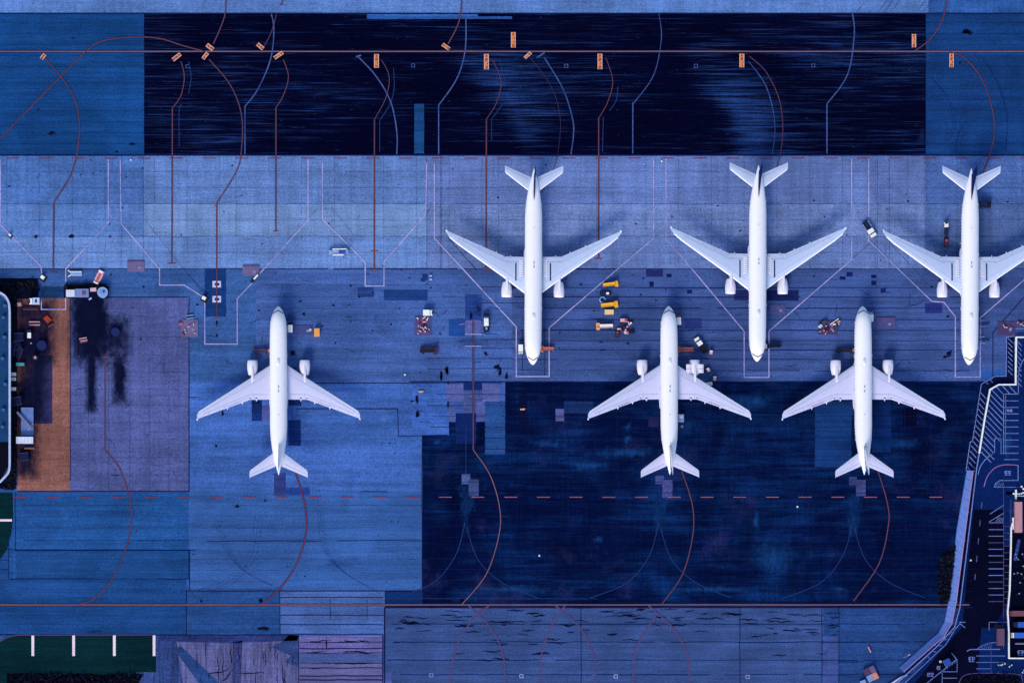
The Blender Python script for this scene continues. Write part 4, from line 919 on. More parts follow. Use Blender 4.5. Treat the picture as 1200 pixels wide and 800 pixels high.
# --- middle lower jet
box_truck(795.3, 374.3, 92, 4.0, 1.5, WHITE, RED, 'narrow white truck with dark red front beside the nose of the open-cowl jet', 'truck')
pickup(821.5, 404.2, 125, 6.6, 2.1, WHITE, BLACK, 'white cab truck with long black bed parked slantwise right of the open-cowl jet', 'truck', 'flatbed_truck', load=NVY)
belt_loader(803, 409.2, 180, 6.2, 2.3, ORG, 'rusty pink belt loader touching the right side of the open-cowl jet', belt=BRN)
cart(833.2, 412.4, 80, 1.8, 1.3, PNK, 'pink cart just below the black truck bed', group='small pink carts beside the open-cowl jet')
cart(829.7, 433, 115, 1.9, 1.3, PNK, 'pink cart right of the open engine cowl', group='small pink carts beside the open-cowl jet')
cart(837.4, 443, 85, 2.1, 1.3, PNK, 'pink cart farthest from the open engine cowl, beside the wing edge', group='small pink carts beside the open-cowl jet')
container(831, 449.6, 5, 2.4, 1.3, 1.5, WHITE, 'white box half under the wing of the open-cowl jet', 'box', 'equipment_box')
container(798, 489.8, 90, 2.9, 2.2, 2.2, LBL, 'pale blue cargo container beside the rear body of the open-cowl jet', rib=WHITE, lid=WHITE)
pad(795, 494.5, 801, 503, paint((40, 28, 66), .9, .1, 'pad_concrete'), 'small dark plate on the apron below the pale blue container', .05)
# --- right lower jet and second stand
box_truck(1020.4, 370.6, 90, 3.9, 1.7, WHITE, LBL, 'white box truck tucked beside the nose of the rightmost nose-up jet', 'truck')
belt_loader(990, 411, 0, 6.6, 1.9, DKR, 'dark belt loader touching the left side of the rightmost nose-up jet', belt=BLACK, hf=.12)
container(1000.2, 409.5, 90, 1.0, .7, 1.4, WHITE, 'small white step box between dark belt loader and rightmost nose-up jet', 'box', 'step_box')
belt_loader(906.5, 405.2, 184, 5.6, 1.9, NVY, 'navy belt loader touching the nose of the middle nose-down jet', belt=BLACK, hf=.14)
container(897.8, 405.6, 90, 1.6, .7, 1.7, PNK, 'small pale step box between navy belt loader and nose of the middle nose-down jet', 'box', 'step_box')
# --- right upper stand
pickup(1019, 268.4, -57, 6.6, 2.5, WHITE, NVY, 'navy pickup with white cab parked slantwise between two wingtips', load=LBL)
box_truck(1109.5, 267.6, 92, 4.6, 1.5, NVY, WHITE, 'dark baggage tug with white hood behind the wing of the right-hand jet', 'tug', 'baggage_tug', H=1.3, cabf=.4)
cart(1108.8, 284, 90, 3.6, 1.5, DKR, 'dark maroon baggage cart towed behind the white-hooded tug', 'cart', 'baggage_cart', group=None, top=RED)
box_truck(1155, 239.6, 0, 4.1, 2.3, NVY, BLACK, 'black truck right of the rear body of the right-hand nose-down jet', 'truck', H=2.4)
container(1126.6, 285, 60, .9, .8, .7, WHITE, 'tiny white box beside the rear body of the right-hand nose-down jet', 'box', 'tool_box')
for k, (x, y, l_) in enumerate(((1152.5, 379.3, 'upper dark tow bar right of the right-hand nose-down jet'), (1152.5, 398.5, 'lower dark tow bar right of the right-hand nose-down jet'))):
    t = thing('tow_bar', l_, 'tow bar', P(x, y), 0, 'tow bars by the right-hand jet', z=.13)
    MB().bar((-2.2, 0, .3), (2.2, 0, .3), .3).build('bar', NVY, t); MB().bar((-1.0, -.8, .35), (-.9, .8, .35), .14).bar((-1.6, -1.1, .33), (.6, -1.1, .33), .15).bar((-1.6, 1.2, .33), (.4, 1.2, .33), .15).build('cross_arm', LBL, t)
# --- utility pads
PC = paint((104, 96, 146), .9, .1, 'pad_concrete', .2); PB = paint((70, 60, 112), .9, .1, 'pad_concrete', .25); PG = paint((74, 76, 136), .9, .1, 'pad_concrete', .2)
pad(149.2, 306, 169.5, 318.3, PC, 'raised pinkish pad with dark kerb left of the first red lead-in line', kerb=BRN)
pad(284.3, 311.5, 304, 323.2, PC, 'raised pinkish pad with dark kerb right of the double white plates', kerb=BRN)
pad(212.5, 374.3, 232, 394.6, PC, 'pinkish square pad with cones and white chocks below the short stand')
pad(486, 371, 505, 393, PG, 'square pad crowded with pink and dark gear below the short white van')
pad(959, 376, 981.5, 392, PB, 'brown pad with white box and cones left of the rightmost nose-up jet', .12)
pad(1026.8, 372.2, 1049.2, 384.6, PG, 'bare grey rectangular pad right of the rightmost nose-up jet', .2, kerb=BRN)
pad(902, 357, 920.5, 368.5, PG, 'grey pad with rounded look beside the middle nose-down jet', .15)
pad(1169, 376.6, 1190, 393, PB, 'reddish brown pad beside the hatched corner of the perimeter wall', .12)
k_ = 0
def litter(x0, y0, x1, y1, n, where):
    for i in range(n):
        x, y = random.uniform(x0, x1), random.uniform(y0, y1); q = random.random()
        if q < .3: cone(x, y, f'red and white cone {where}')
        else:
            m = random.choice((PNK, WHITE, RED, NVY, BLACK, BRN, DKR, PNK)); nm = {id(PNK): 'pink', id(WHITE): 'white', id(RED): 'red', id(NVY): 'navy', id(BLACK): 'black', id(BRN): 'brown', id(DKR): 'maroon'}[id(m)]
            t = thing('wheel_chock', f'{nm} wheel chock {where}', 'chock', P(x, y), random.uniform(0, 3), 'cones and chocks on the utility pads', z=.34)
            l_, w_ = random.uniform(.7, 1.8), random.uniform(.4, .8)
            MB().prism([(-l_ / 2, -w_ / 2), (l_ / 2, -w_ / 2), (l_ / 2, w_ / 2), (-l_ / 2, w_ / 2)], 0, .2).build('base', BLACK, t); MB().box(0, 0, .4, l_ * .9, w_ * .85, .4, taper=.6).build('block', m, t)
litter(488, 372, 504, 391, 26, 'on the crowded pad below the short white van')
litter(214, 377, 230, 393, 7, 'on the pinkish pad below the short stand')
litter(960, 378, 979, 391, 9, 'on the brown pad by the rightmost nose-up jet')
litter(975, 375, 984, 381, 5, 'at the upper corner of the brown pad')
litter(1173, 378, 1187, 391, 4, 'on the reddish pad by the perimeter wall')
litter(1192, 376.5, 1200, 381.5, 7, 'in the pile right of the reddish pad by the wall')
litter(726, 378, 743, 391, 10, 'among the pink carts by the yellow loaders')
container(961.6, 382, 45, 1.3, 1.1, 1.2, WHITE, 'white box on the upper left corner of the brown pad', 'box', 'equipment_box')
container(966, 377.5, 30, 1.8, 1.3, 1.0, BLACK, 'black box beside the white box on the brown pad', 'box', 'equipment_box')
container(211.5, 379.5, 20, 1.5, .9, .8, RED, 'red and pink crate at the left edge of the pad below the short stand', 'crate', 'gear_crate', rib=PNK)
bundle(223, 371.3, 5, 3.0, (LBL, NVY, LBL), 'blue bars lying along the top of the pad below the short stand', n=3)
bundle(978, 378, 35, 4.0, (PNK, RED, WHITE), 'pink and white tow poles slanting off the brown pad', 'tow_pole_rack', n=3, gap=.4)
# --- floodlight boxes standing on the painted lines
for x, y, a, l_ in ((239, 349.3, 30, 'white box lamp on the corner of the short stand line'), (49.8, 325, 35, 'white box lamp at the foot of the far left line'), (11.5, 275.6, 40, 'white box lamp on the slanting line at the far left')):
    k = .62 if x < 20 else 1
    t = thing('marker_lamp', l_, 'lamp', P(x, y, 1), R(-a), 'box lamps on the stand lines')
    MB().box(.25, -.1, .1, 2.7 * k, 2.3 * k, .2).build('base', BLACK, t); MB().box(-.05, .05, .75, 1.5 * k, 1.25 * k, 1.1, taper=.95).build('housing', WHITE, t)  # black base, wider than the housing, stands in for its dark shadow
t = thing('marker_lamp', 'long white box lamp on the slanting line right of the raised pad', 'lamp', P(299, 325.4, 1), R(48), 'box lamps on the stand lines')
MB().box(-.9, 0, .1, 2.6, 1.2, .2).build('base', NVY, t); MB().box(.4, 0, .6, 2.2, .6, .8, taper=.95).build('housing', WHITE, t)
# --- yard on the left
t = thing('tow_fork', 'white forked tow frame above the row of grey boxes in the left yard', 'tow frame', P(86.5, 320.6), 0, z=.13)
MB().box(1.0, 0, .5, 4.0, 1.3, .5).build('deck', LBL, t); MB().box(1, -.7, .8, 4.0, .2, .2).build('deck_edge', WHITE, t); MB().box(1, .7, .8, 4.0, .2, .2).build('deck_edge', WHITE, t)
MB().bar((-.9, .3, .5), (-2.1, 1.2, .5), .35).bar((-.9, -.3, .5), (-2.1, -1.3, .5), .35).build('fork', WHITE, t)
t = thing('flatbed_trailer', 'pink framed trailer with rust-coloured bed standing slantwise in the left yard', 'trailer', P(115.6, 324.7, 1), R(64))
MB().box(0, 0, .5, 5.2, 2.3, .3).build('frame', PNK, t); MB().box(-.3, 0, .75, 3.4, .9, .25).build('bed', paint((180, 90, 90), .7, .2), t); MB().box(2.2, .2, .9, .7, 1.5, .5).build('headboard', WHITE, t); MB().box(-2.3, -.1, .8, .5, 2.0, .3).build('tail_bar', WHITE, t); wheels(t, 5, 2.3, .35)
container(82.4, 343.4, 0, 3.2, 2.5, 2.4, paint((206, 214, 246), .5, .3), 'white container at the left end of the row above the brown yard', rib=LBL, group='boxes in a row above the brown yard')
container(96, 343.1, 0, 4.9, 3.0, 2.4, paint((112, 134, 200), .5, .3), 'grey blue container with dark hatch beside the white one in the yard row', rib=paint((80, 100, 170), .5, .3), group='boxes in a row above the brown yard', lid=BRN)
container(109.2, 339.2, 3, 2.3, 1.3, 1.5, PNK, 'pink and white crate between the grey blue container and the round tank', 'crate', 'gear_crate', rib=WHITE)
container(105.7, 350, 35, 1.2, .6, .6, LBL, 'tiny pale crate on the ground below the pink and white crate', 'crate', 'gear_crate', rib=WHITE)
t = thing('storage_tank', 'round pale blue tank at the right end of the yard row', 'tank', P(120, 342.4, 3), 0)
MB().cyl((0, 0, 1.5), 1.95, 3.0, 'z', 26).build('tank_wall', LBL, t, True); MB().cyl((0, 0, 3.05), 1.75, .3, 'z', 26, .3).build('tank_roof', paint((112, 140, 208), .5, .3), t, True); MB().cyl((.5, .2, 3.3), .35, .3, 'z', 10).build('hatch', NVY, t)
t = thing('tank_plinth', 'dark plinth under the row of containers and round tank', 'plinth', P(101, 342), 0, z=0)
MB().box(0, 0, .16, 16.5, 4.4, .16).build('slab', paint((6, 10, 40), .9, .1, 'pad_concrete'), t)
box_truck(40.3, 352.8, 180, 3.9, 2.4, paint((170, 196, 240), .5, .3), WHITE, 'pale truck with white cab parked at the top of the brown yard', 'truck', cabf=.3, roof=NVY)
box_truck(34.1, 391, 90, 3.2, 1.3, WHITE, NVY, 'small white van standing upright in the picture below the brown racks', 'van', 'parked_van', H=2.0, cabf=.3)
bundle(41, 379, 0, 4.6, (PNK, BRN, PNK), 'pink and brown steel bars in the brown yard', 'steel_bar_stack', 'bars', n=3, gap=.6)
bundle(55.5, 374, 315, 2.9, (paint((200, 70, 40), .6, .2),) * 2, 'bright orange bars in the brown yard', 'steel_bar_stack', 'bars', n=4, gap=.5)
bundle(59.8, 380.5, 35, 2.6, (BRN, NVY), 'short dull bar pair right of the orange bars', 'steel_bar_stack', 'bars', n=2, gap=.45)
bundle(98, 398.5, 10, 3.0, (BRN, PNK), 'dull pink rods on the soot-stained concrete', 'steel_bar_stack', 'bars', n=4, gap=.5)
bundle(36, 361.5, 0, 6.0, (BRN, DKR), 'dark long rods below the pale truck', 'steel_bar_stack', 'bars', n=2, gap=.7)
container(22.5, 356.5, 10, 1.4, 1.3, 1.2, paint((216, 160, 130), .6, .2), 'small tan crate left of the pale truck in the yard', 'crate', 'gear_crate')
container(23.5, 426.6, 0, 3.0, 1.1, 1.4, paint((60, 150, 170), .5, .3), 'teal skip beside the curved white parapet', 'skip', 'teal_skip')
for i, (y, l_) in enumerate(((438.3, 'white crate, topmost of three beside the long white parapet'), (444, 'white crate, middle one of three beside the long white parapet'), (455.5, 'white crate, lowest of three beside the long white parapet'))):
    container(15.6, y, 0, 1.9, 1.2, 1.5, WHITE, l_, 'crate', 'white_crate', group='white crates beside the parapet')
container(28.7, 515.5, 0, 6.2, 2.5, 2.5, paint((206, 212, 246), .5, .3), 'long white container below the pale blue platform in the left yard', rib=LBL)
t = thing('loading_platform', 'pale blue platform with a grey beam lying across it in the left yard', 'platform', P(33, 493.5), 0)
MB().box(-.3, 0, .35, 4.6, 10.2, .6).build('deck', paint((96, 124, 196), .6, .2, 'deck_paint', .3), t); MB().bar((-4.0, 3.4, 1.1), (1.3, -2.6, 1.1), .8).build('beam', paint((110, 116, 160), .6, .2), t); MB().bar((1.9, -.8, .9), (.2, -3.2, .9), .25).build('prop', PNK, t)
bundle(35, 524.5, 0, 4.2, (paint((190, 120, 70), .6, .2), NVY), 'orange and dark poles below the long white container', 'steel_bar_stack', 'bars', n=2)
for x, y, r, l_ in ((49, 404.6, 1.8, 'dark round cable drum at the left edge of the brown strip'), (41.5, 419, 1.0, 'small dark drum with yellow rim at the corner of the dark slab'), (135.5, 389, 1.6, 'glossy navy drum on the sooty concrete')):
    t = thing('cable_drum', l_, 'drum', P(x, y), 0, 'dark drums in the left yard', z=.1)
    MB().cyl((0, 0, .2), r, .25, 'z', 18).build('flange', NVY, t); MB().cyl((0, 0, .7), r * .6, .8, 'z', 16).build('cable', BLACK, t); MB().cyl((0, 0, 1.15), r, .15, 'z', 18).build('flange', paint((12, 26, 90), .35, .5), t)
    if r == 1.0: MB().cyl((0, 0, 1.28), .45, .1, 'z', 12).build('rim', AMB, t)
for x, y, a in ((22, 395, 0), (19, 405, 20), (28, 535, 5), (20, 470, 10), (21, 413, 70)):
    t = thing('scrap_box', {22: 'open dark scrap bin framed in blue beside the parapet', 19: 'dark scrap bin below the blue framed bin', 28: 'navy scrap bin near the lower end of the brown yard', 20: 'dark scrap bin above the pale blue platform', 21: 'dark scrap bin above the teal skip'}[x], 'bin', P(x, y), R(a), 'scrap bins in the left yard')
    MB().box(0, 0, .75, 3.6, 2.8, 1.2).build('bin_body', paint((10, 18, 60), .7, .2), t)
    for s in (-1, 1): MB().box(0, s * 1.4, 1.4, 3.7, .15, .15).build('rim', paint((60, 74, 140), .5, .3), t)
cone(36.5, 402, 'red and white cone left of the dark round cable drum')

# ------------------------------------------------------------------ building on the left
H_ = 5.0
outline = [(-160, 330), (-40, 339), (0, 343)] + smooth_path([(0, 343), (6, 347), (10.3, 355), (11.4, 367)], 5)[1:] + [(11.4, 545)] + smooth_path([(11.4, 545), (9.5, 554), (0, 564.5)], 5)[1:] + [(-40, 572), (-160, 580)]
t = thing('terminal_wing', 'low rounded building with white parapet at the left edge', 'building', P(-20, 450))
ox, oy = P(-20, 450)
pl = [(P(x, y, H_)[0] - ox, P(x, y, H_)[1] - oy) for x, y in outline]
MB().prism(pl[::-1], 0, H_ - .6).build('wall', paint((60, 80, 140), .7, .2, 'wall_paint'), t)
cut = [(P(x, y, H_)[0] - ox, P(x, y, H_)[1] - oy) for x, y in [(-160, 345), (-2, 345), (9, 356), (10, 366), (10, 517), (-160, 517)]]
MB().prism(cut[::-1], H_ - .6, H_ - .45).build('roof', paint((22, 62, 112), .9, .1, 'roof_felt', .25), t)
cut = [(P(x, y, H_)[0] - ox, P(x, y, H_)[1] - oy) for x, y in [(-160, 518), (10, 518), (10, 546), (0, 562), (-160, 570)]]
MB().prism(cut[::-1], H_ - .6, H_ - .35).build('roof', paint((3, 5, 26), .9, .1, 'roof_felt', .25), t)
def wall_mb(pts, wd, z0, z1):
    m = MB(); m.ribbon(pts, wd, z1); top = list(m.v); n = len(pts)
    m.v = []; m.f = []; m.a = []
    for i in range(n - 1):
        a, b, c, d = top[i], top[i + 1], top[i + 1 + n], top[i + n]
        q = [(p[0], p[1], z0) for p in (a, b, c, d)] + [(p[0], p[1], z1) for p in (a, b, c, d)]
        fs = [(0, 1, 2, 3), (7, 6, 5, 4), (0, 4, 5, 1), (3, 2, 6, 7)]
        if i == 0: fs.append((0, 3, 7, 4))
        if i == n - 2: fs.append((1, 5, 6, 2))
        m.add(q, fs)
    return m
wall_mb(pl[1:-1], .75, H_ - .6, H_ + .5).build('parapet', paint((170, 184, 232), .5, .3, 'parapet_paint', .15), t)
for x, y in ((4, 372), (5, 395), (3, 420), (6, 450), (4, 480), (3, 500), (6, 358)):
    a, b = P(x, y, H_); MB().box(a - ox, b - oy, H_ + .1, 1.2, 1.0, 1.1).build('roof_vent', paint((50, 90, 150), .6, .2), t)

# ------------------------------------------------------------------ hedges, shrubs
LEAF = paint((6, 10, 36), .8, .1, 'dark_leaf', .3); LEAF2 = paint((22, 26, 40), .8, .1, 'brown_leaf', .3)
def inside(x, y, poly):
    c = False
    for i in range(len(poly)):
        (x0, y0), (x1, y1) = poly[i], poly[i - 1]
        if (y0 > y) != (y1 > y) and x < (x1 - x0) * (y - y0) / (y1 - y0) + x0: c = not c
    return c
def leafy(name, poly, n, h, mat, label, kind=None, cat=None, mat2=None, group=None, size=.6):
    xs = [p[0] for p in poly]; ys = [p[1] for p in poly]; cx, cy = P(sum(xs) / len(xs), sum(ys) / len(ys))
    mb = MB(); m2 = MB(); k = 0; tries = 0
    while k < n and tries < n * 20:
        tries += 1; x, y = random.uniform(min(xs), max(xs)), random.uniform(min(ys), max(ys))
        if not inside(x, y, poly): continue
        k += 1; X, Yw = P(x, y); X -= cx; Yw -= cy; z = random.uniform(.1, h) * (.6 + .4 * sin(x * .7 + y * .4)); s_ = random.uniform(.5, 1.2) * size
        a, b = random.uniform(0, 6.28), random.uniform(-.8, .8)
        u = (cos(a) * s_, sin(a) * s_, b * s_); v = (-sin(a) * s_ * .6, cos(a) * s_ * .6, random.uniform(-.5, .5) * s_)
        (m2 if mat2 and random.random() < .3 else mb).add([(X - u[0], Yw - u[1], z - u[2] + s_), (X + v[0], Yw + v[1], z + v[2] + s_), (X + u[0], Yw + u[1], z + u[2] + s_), (X - v[0], Yw - v[1], z - v[2] + s_)], [(0, 1, 2, 3)])
    o = mb.build(name, mat); o.location = (cx, cy, 0)
    if m2.v: m2.build('leaves', mat2, o)
    tag(o, label, None if kind else cat, group, kind)
    bed = [(P(*p)[0] - cx, P(*p)[1] - cy) for p in poly]
    cxm = sum(p[0] for p in bed) / len(bed); cym = sum(p[1] for p in bed) / len(bed)
    return o
def jag(p0, p1, amp=2, step=4):
    L = math.hypot(p1[0] - p0[0], p1[1] - p0[1]); n = max(2, int(L / step)); nx, ny = -(p1[1] - p0[1]) / L, (p1[0] - p0[0]) / L; out = []
    for i in range(n):
        q = random.uniform(-amp, amp) if i else 0
        out.append((p0[0] + (p1[0] - p0[0]) * i / n + nx * q, p0[1] + (p1[1] - p0[1]) * i / n + ny * q))
    return out
def soil(poly, c=(2, 4, 26)):
    patch('soil', [P(*p) for p in poly][::-1], lv[10], pave(c, 'plain', .3, 90))
p_ = jag((-120, 325), (20, 332), 1.5) + jag((20, 332), (34, 328), 1) + jag((34, 328), (48, 334), 1) + [(48, 340), (25, 340), (18, 346), (19, 420), (13, 430), (13, 352), (0, 341), (-120, 336)]
soil(p_); leafy('hedge', p_, 1100, 1.0, LEAF, 'dark ragged hedge above the curved end of the low building', cat='hedge', mat2=LEAF2)
p_ = jag((77, 333), (100, 333), 1) + jag((100, 333), (124, 333), 1.2) + jag((124, 333), (127, 348), 1) + [(124, 350), (124, 338), (77, 338)]
soil(p_); leafy('hedge', p_, 320, .9, LEAF, 'thin dark hedge behind the row of containers and round tank', cat='hedge', mat2=LEAF2)
p_ = [(13, 430), (19, 430), (19, 572), (15, 574), (0, 572), (0, 566), (8, 560), (13, 548)]
soil(p_); leafy('hedge', p_, 700, .8, LEAF, 'dark hedge strip between the parapet and the left yard', cat='hedge', mat2=LEAF2)
p_ = jag((8, 790), (165, 789.5), 1.0, 3)[::-1]; p_ = [(8, 850)] + [(8, 790)] + jag((8, 789), (168, 789), 1.2, 3) + jag((168, 789), (160, 800), 1.5) + [(155, 850)]
soil(p_, (1, 2, 16)); leafy('undergrowth', p_, 1500, .6, LEAF, 'black undergrowth below the grass at the bottom left', kind='stuff')
p_ = [(1119.5, 638)] + jag((1119.5, 638), (1102, 654), 1.2, 3) + jag((1102, 654), (1098, 685), 1.5, 3) + jag((1098, 685), (1102, 704), 1.5, 3) + [(1103, 708), (1111.5, 704)]
soil(p_, (1, 2, 18)); leafy('shrub_bank', p_, 700, 1.0, LEAF, 'black shrub bank against the pale blast fence', cat='shrubs', mat2=LEAF2)
p_ = [(1124, 860), (1124, 800), (1129, 792), (1142, 789.5), (1160, 789), (1180, 789), (1192, 790), (1197, 800), (1198, 860)]
soil(p_, (2, 5, 26)); leafy('undergrowth', p_, 500, .5, LEAF, 'dark planting on the rounded traffic island', kind='stuff')

# ------------------------------------------------------------------ car park and road on the right
LOT = pave((6, 30, 88), 'plain', .2, 95); RD = pave((2, 6, 34), 'plain', .25, 96); LOT2 = pave((10, 36, 104), 'plain', .2, 97)
patch('car_park', [P(*p) for p in [(1190, 396), (1900, 396), (1900, 1500), (900, 1500), (1062, 800), (1098, 756), (1122, 730), (1131, 650), (1143, 551), (1148, 531), (1160, 457), (1169, 451), (1190, 451)]][::-1], lv[5], LOT)
patch('car_park', [P(*p) for p in [(1180, 394), (1190, 394), (1190, 451), (1169, 451), (1159.5, 457), (1143, 551), (1132, 551), (1148, 450), (1166, 441), (1179, 441)]][::-1], lv[6], pave((5, 18, 62), 'plain', .25, 98))
patch('road', [P(*p) for p in [(1141, 597), (1176, 597), (1176, 640), (1184, 640), (1184, 700), (1150, 760), (1140, 860), (1060, 860), (1072, 800), (1100, 765), (1127, 735)]][::-1], lv[7], RD)
patch('car_park', rect(1184, 624, 1900, 780), lv[8], RD)
patch('car_park', [P(*p) for p in [(1150, 735), (1182, 735), (1182, 770), (1200, 771), (1200, 860), (1140, 860)]][::-1], lv[9], LOT)
WL = paintline((116, 138, 214), .65, 'stall_line_paint', (50, 70, 150)); WD = paintline((90, 80, 140), .5, 'worn_stall_line_paint', (20, 30, 80))
def mark(pts, wd=.8, m=WL, z=0.0): line(pts, wd, m, 'parking_line', z)
for i in range(10): mark([(1176.3, 469.5 + i * 7.63), (1193.5, 469.5 + i * 7.63)], .75)
mark([(1176, 461), (1176, 531)], .8); mark([(1178.4, 463), (1178.4, 530)], .5); mark([(1176, 461.5), (1193.5, 461.5)], .8); mark([(1193.3, 452), (1193.3, 461.5)], .8); mark([(1173, 513), (1173, 531), (1193, 531)], .7); mark([(1165.5, 513.5), (1173, 513.5)], .7)
mark([(1165.5, 513.5), (1165.5, 530), (1157, 535)], .8); line([(1165.5, 530), (1156, 537), (1149, 546), (1146, 556)], .9, WL, 'parking_line', curve=True)
for i in range(13):            # slanting hatch between wall and bays
    y = 456 + i * 6.1; xl = 1160 - (y - 455) * .165 + 1.8; x1 = 1175 if y < 500 else 1165
    ln = min(x1 - xl, 17, 541 - y)
    mark([(xl, y), (xl + ln, y + ln * 1.05)], .95)
for x in (1167, 1175, 1183): mark([(x, 452.5), (x + 8, 461)], .8)
for i in range(15):            # hatch left of the wall
    y = 459 + i * 6.3; xl = 1148.5 - (y - 459) * .165; mark([(xl, y), (xl + 7, y + 8)], .9)
for i in range(8): mark([(1181, 396 + i * 5.4), (1186.5, 401.5 + i * 5.4)], .8)
mark([(1187.5, 385), (1200, 385), (1250, 385)], .9); mark([(1187.5, 385), (1187.5, 394), (1179.5, 394.6), (1179, 440.5), (1166, 440.8), (1150, 450), (1148, 462), (1139.5, 517), (1137, 517.5), (1132, 551)], .9)
for i in range(9): mark([(1191.5, 398 + i * 6), (1197, 405 + i * 6)], .8)
line([(1200, 420), (1194.5, 432), (1193, 445), (1193, 452)], .9, WL, 'parking_line', curve=True)
mark([(1152, 444.5), (1158, 450)], .8); mark([(1159, 443), (1163, 448)], .8)
line([(1153, 570), (1157, 558), (1166, 548), (1177, 544.3), (1193, 544.8)], .9, paintline((150, 110, 170), .5, 'pink_line_paint', (60, 60, 130)), 'parking_line', curve=True)
mark([(1193, 544.5), (1193, 562.5), (1176, 562.7), (1171, 562.5)], .9); line([(1165, 570.5), (1167, 566), (1172, 562.8)], .8, WL, 'parking_line', curve=True); mark([(1165, 570.5), (1193, 570.5)], .6)
for i in range(4): mark([(1167 + i * 2.3, 570), (1169.3 + i * 2.3, 565)], .4)
mark([(1176, 562), (1176, 760)], .5, WD); mark([(1184.5, 585), (1184.5, 640)], .5, WD)
mark([(1160, 602), (1176, 591.5)], .7); mark([(1159, 611), (1176, 601)], .7); mark([(1159, 612), (1176, 612)], .7)
for i in range(5): mark([(1166 + i * 2, 612), (1170 + i * 1.5, 606)], .4)
for i in range(13): mark([(1158.5, 612.5 + i * 7.65), (1176.5, 612.5 + i * 7.65)], .75, WL if i % 3 else WD); mark([(1176.5, 616.5 + i * 7.65), (1183.5, 616.5 + i * 7.65)], .5, WD)
for i in range(5): mark([(1150.6 - i * 1.9, 588 + i * 21), (1149.9 - i * 1.9, 595 + i * 21)], 1.1, WD)
mark([(1131, 735), (1125, 730), (1119, 737), (1108, 755), (1094, 768), (1060, 800)], .8); mark([(1124, 728.5), (1131.5, 728.5)], .8); mark([(1083, 767), (1098, 757), (1112, 742)], .7)
for i in range(5): mark([(1086 + i * 6, 768 - i * 6), (1092 + i * 6, 772 - i * 8)], .6)
mark([(1115, 764.5), (1121, 772), (1086, 800)], .8); mark([(1105, 786.5), (1121.5, 786.5)], .7); mark([(1121.5, 772), (1121.5, 787)], .6); mark([(1104, 794), (1121.5, 794)], .7); mark([(1104, 787), (1104, 800)], .6)
for i in range(5): mark([(1107 + i * 2.8, 785 - i * 2), (1109 + i * 2.8, 779 - i * 1.6)], .4)
mark([(1159, 728.5), (1180, 728.5)], .7); mark([(1159, 729), (1159, 738)], .7); mark([(1133, 762.5), (1137, 760.4), (1172, 760.2)], .9); line([(1145, 760), (1150, 756.5), (1160, 753), (1168, 752.3)], .7, WL, 'parking_line', curve=True)
for i in range(5): mark([(1150 + i * 2.6, 760), (1152 + i * 2.6, 755)], .4)
for y in (768, 775.5, 783): mark([(1144, y), (1178 if y < 780 else 1162, y)], .7, WL)
mark([(1161.5, 753), (1161.5, 788)], .5, WD)
line([(1124, 800), (1125, 797), (1129, 791.5), (1142, 788.5), (1180, 788.5), (1192, 790), (1198, 797), (1199, 860)], .9, WD, 'parking_line', curve=True)
# painted characters on the road (blocks of strokes)
def glyph(px, py, w_, h_, seedv):
    rr = random.Random(seedv); m = MB(); cx, cy = P(px, py)
    for gx in (-1, 1):
        x = cx + gx * w_ / 4 / S
        for k in range(3): m.box(x, cy + (k - 1) * h_ / S * .36, 0, w_ / S * .4, .28, .006)
        m.box(x + rr.choice((-.25, 0, .25)), cy, 0.004, .25, h_ / S * .8, .006)
        m.box(x + rr.choice((-.5, .5)), cy + .3, 0.004, .22, h_ / S * .35, .006)
    o = m.build('road_lettering', WL); o.location = (0, 0, mz + .01); tag(o, kind='structure')
glyph(1181, 554, 8, 6, 1); glyph(1138.5, 772, 7, 7, 2); glyph(1196, 764.5, 7, 7, 3); glyph(1090, 790, 8, 5, 4); glyph(1191, 403, 5, 5, 6); glyph(1183, 481, 7, 3, 7); glyph(1100, 782, 4, 5, 8)

# perimeter wall
def place_wall(pts, wd, h, mat, label, name='perimeter_wall', cat='wall', posts=6, top=None):
    ox, oy = P(*pts[0]); t = thing(name, label, cat, (ox, oy))
    pp = [(P(*p)[0] - ox, P(*p)[1] - oy) for p in pts]
    wall_mb(pp, wd, 0, h).build('panel', mat, t)
    wall_mb(pp, wd + .12, h, h + .1).build('coping', top or mat, t)
    return t
WW = paint((226, 232, 250), .6, .2, 'wall_paint', .15)
place_wall([(1900, 394.7), (1190, 395.3), (1189.4, 450.6), (1169.4, 450.8), (1159.4, 456.4), (1153, 492), (1146.8, 531)], .42, 1.4, WW, 'white wall stepping round the hatched corner of the car park')
place_wall([(1146.8, 531.5), (1143.5, 551), (1131, 655), (1124, 712), (1118, 734), (1096, 758), (1050, 800), (990, 860)], .22, 1.2, paint((110, 132, 214), .6, .2, 'wall_paint', .2), 'thin grey blue wall running down beside the blast fence')
place_wall([(1186, 612), (1184.3, 618), (1184, 640), (1182.6, 690), (1180.2, 716), (1181.5, 740), (1181.7, 770.6), (1260, 771)], .36, 1.3, WW, 'white wall along the right side of the lower parking bays')
place_wall([(1189.8, 573.5), (1189.8, 592)], .4, 1.5, WW, 'short white wall at the gate beside the row of white bollards')
place_wall([(1191, 580.8), (1260, 581)], .2, .9, WW, 'low white rail under the row of white bollards', 'guard_rail', 'rail')
place_wall([(1186.5, 606), (1186.5, 620)], .3, 1.2, WW, 'short white wall stub beside the long pink roofed bus')
for i, x in enumerate((1187.8, 1188.6, 1192.5, 1195.2, 1198.2)):
    pass
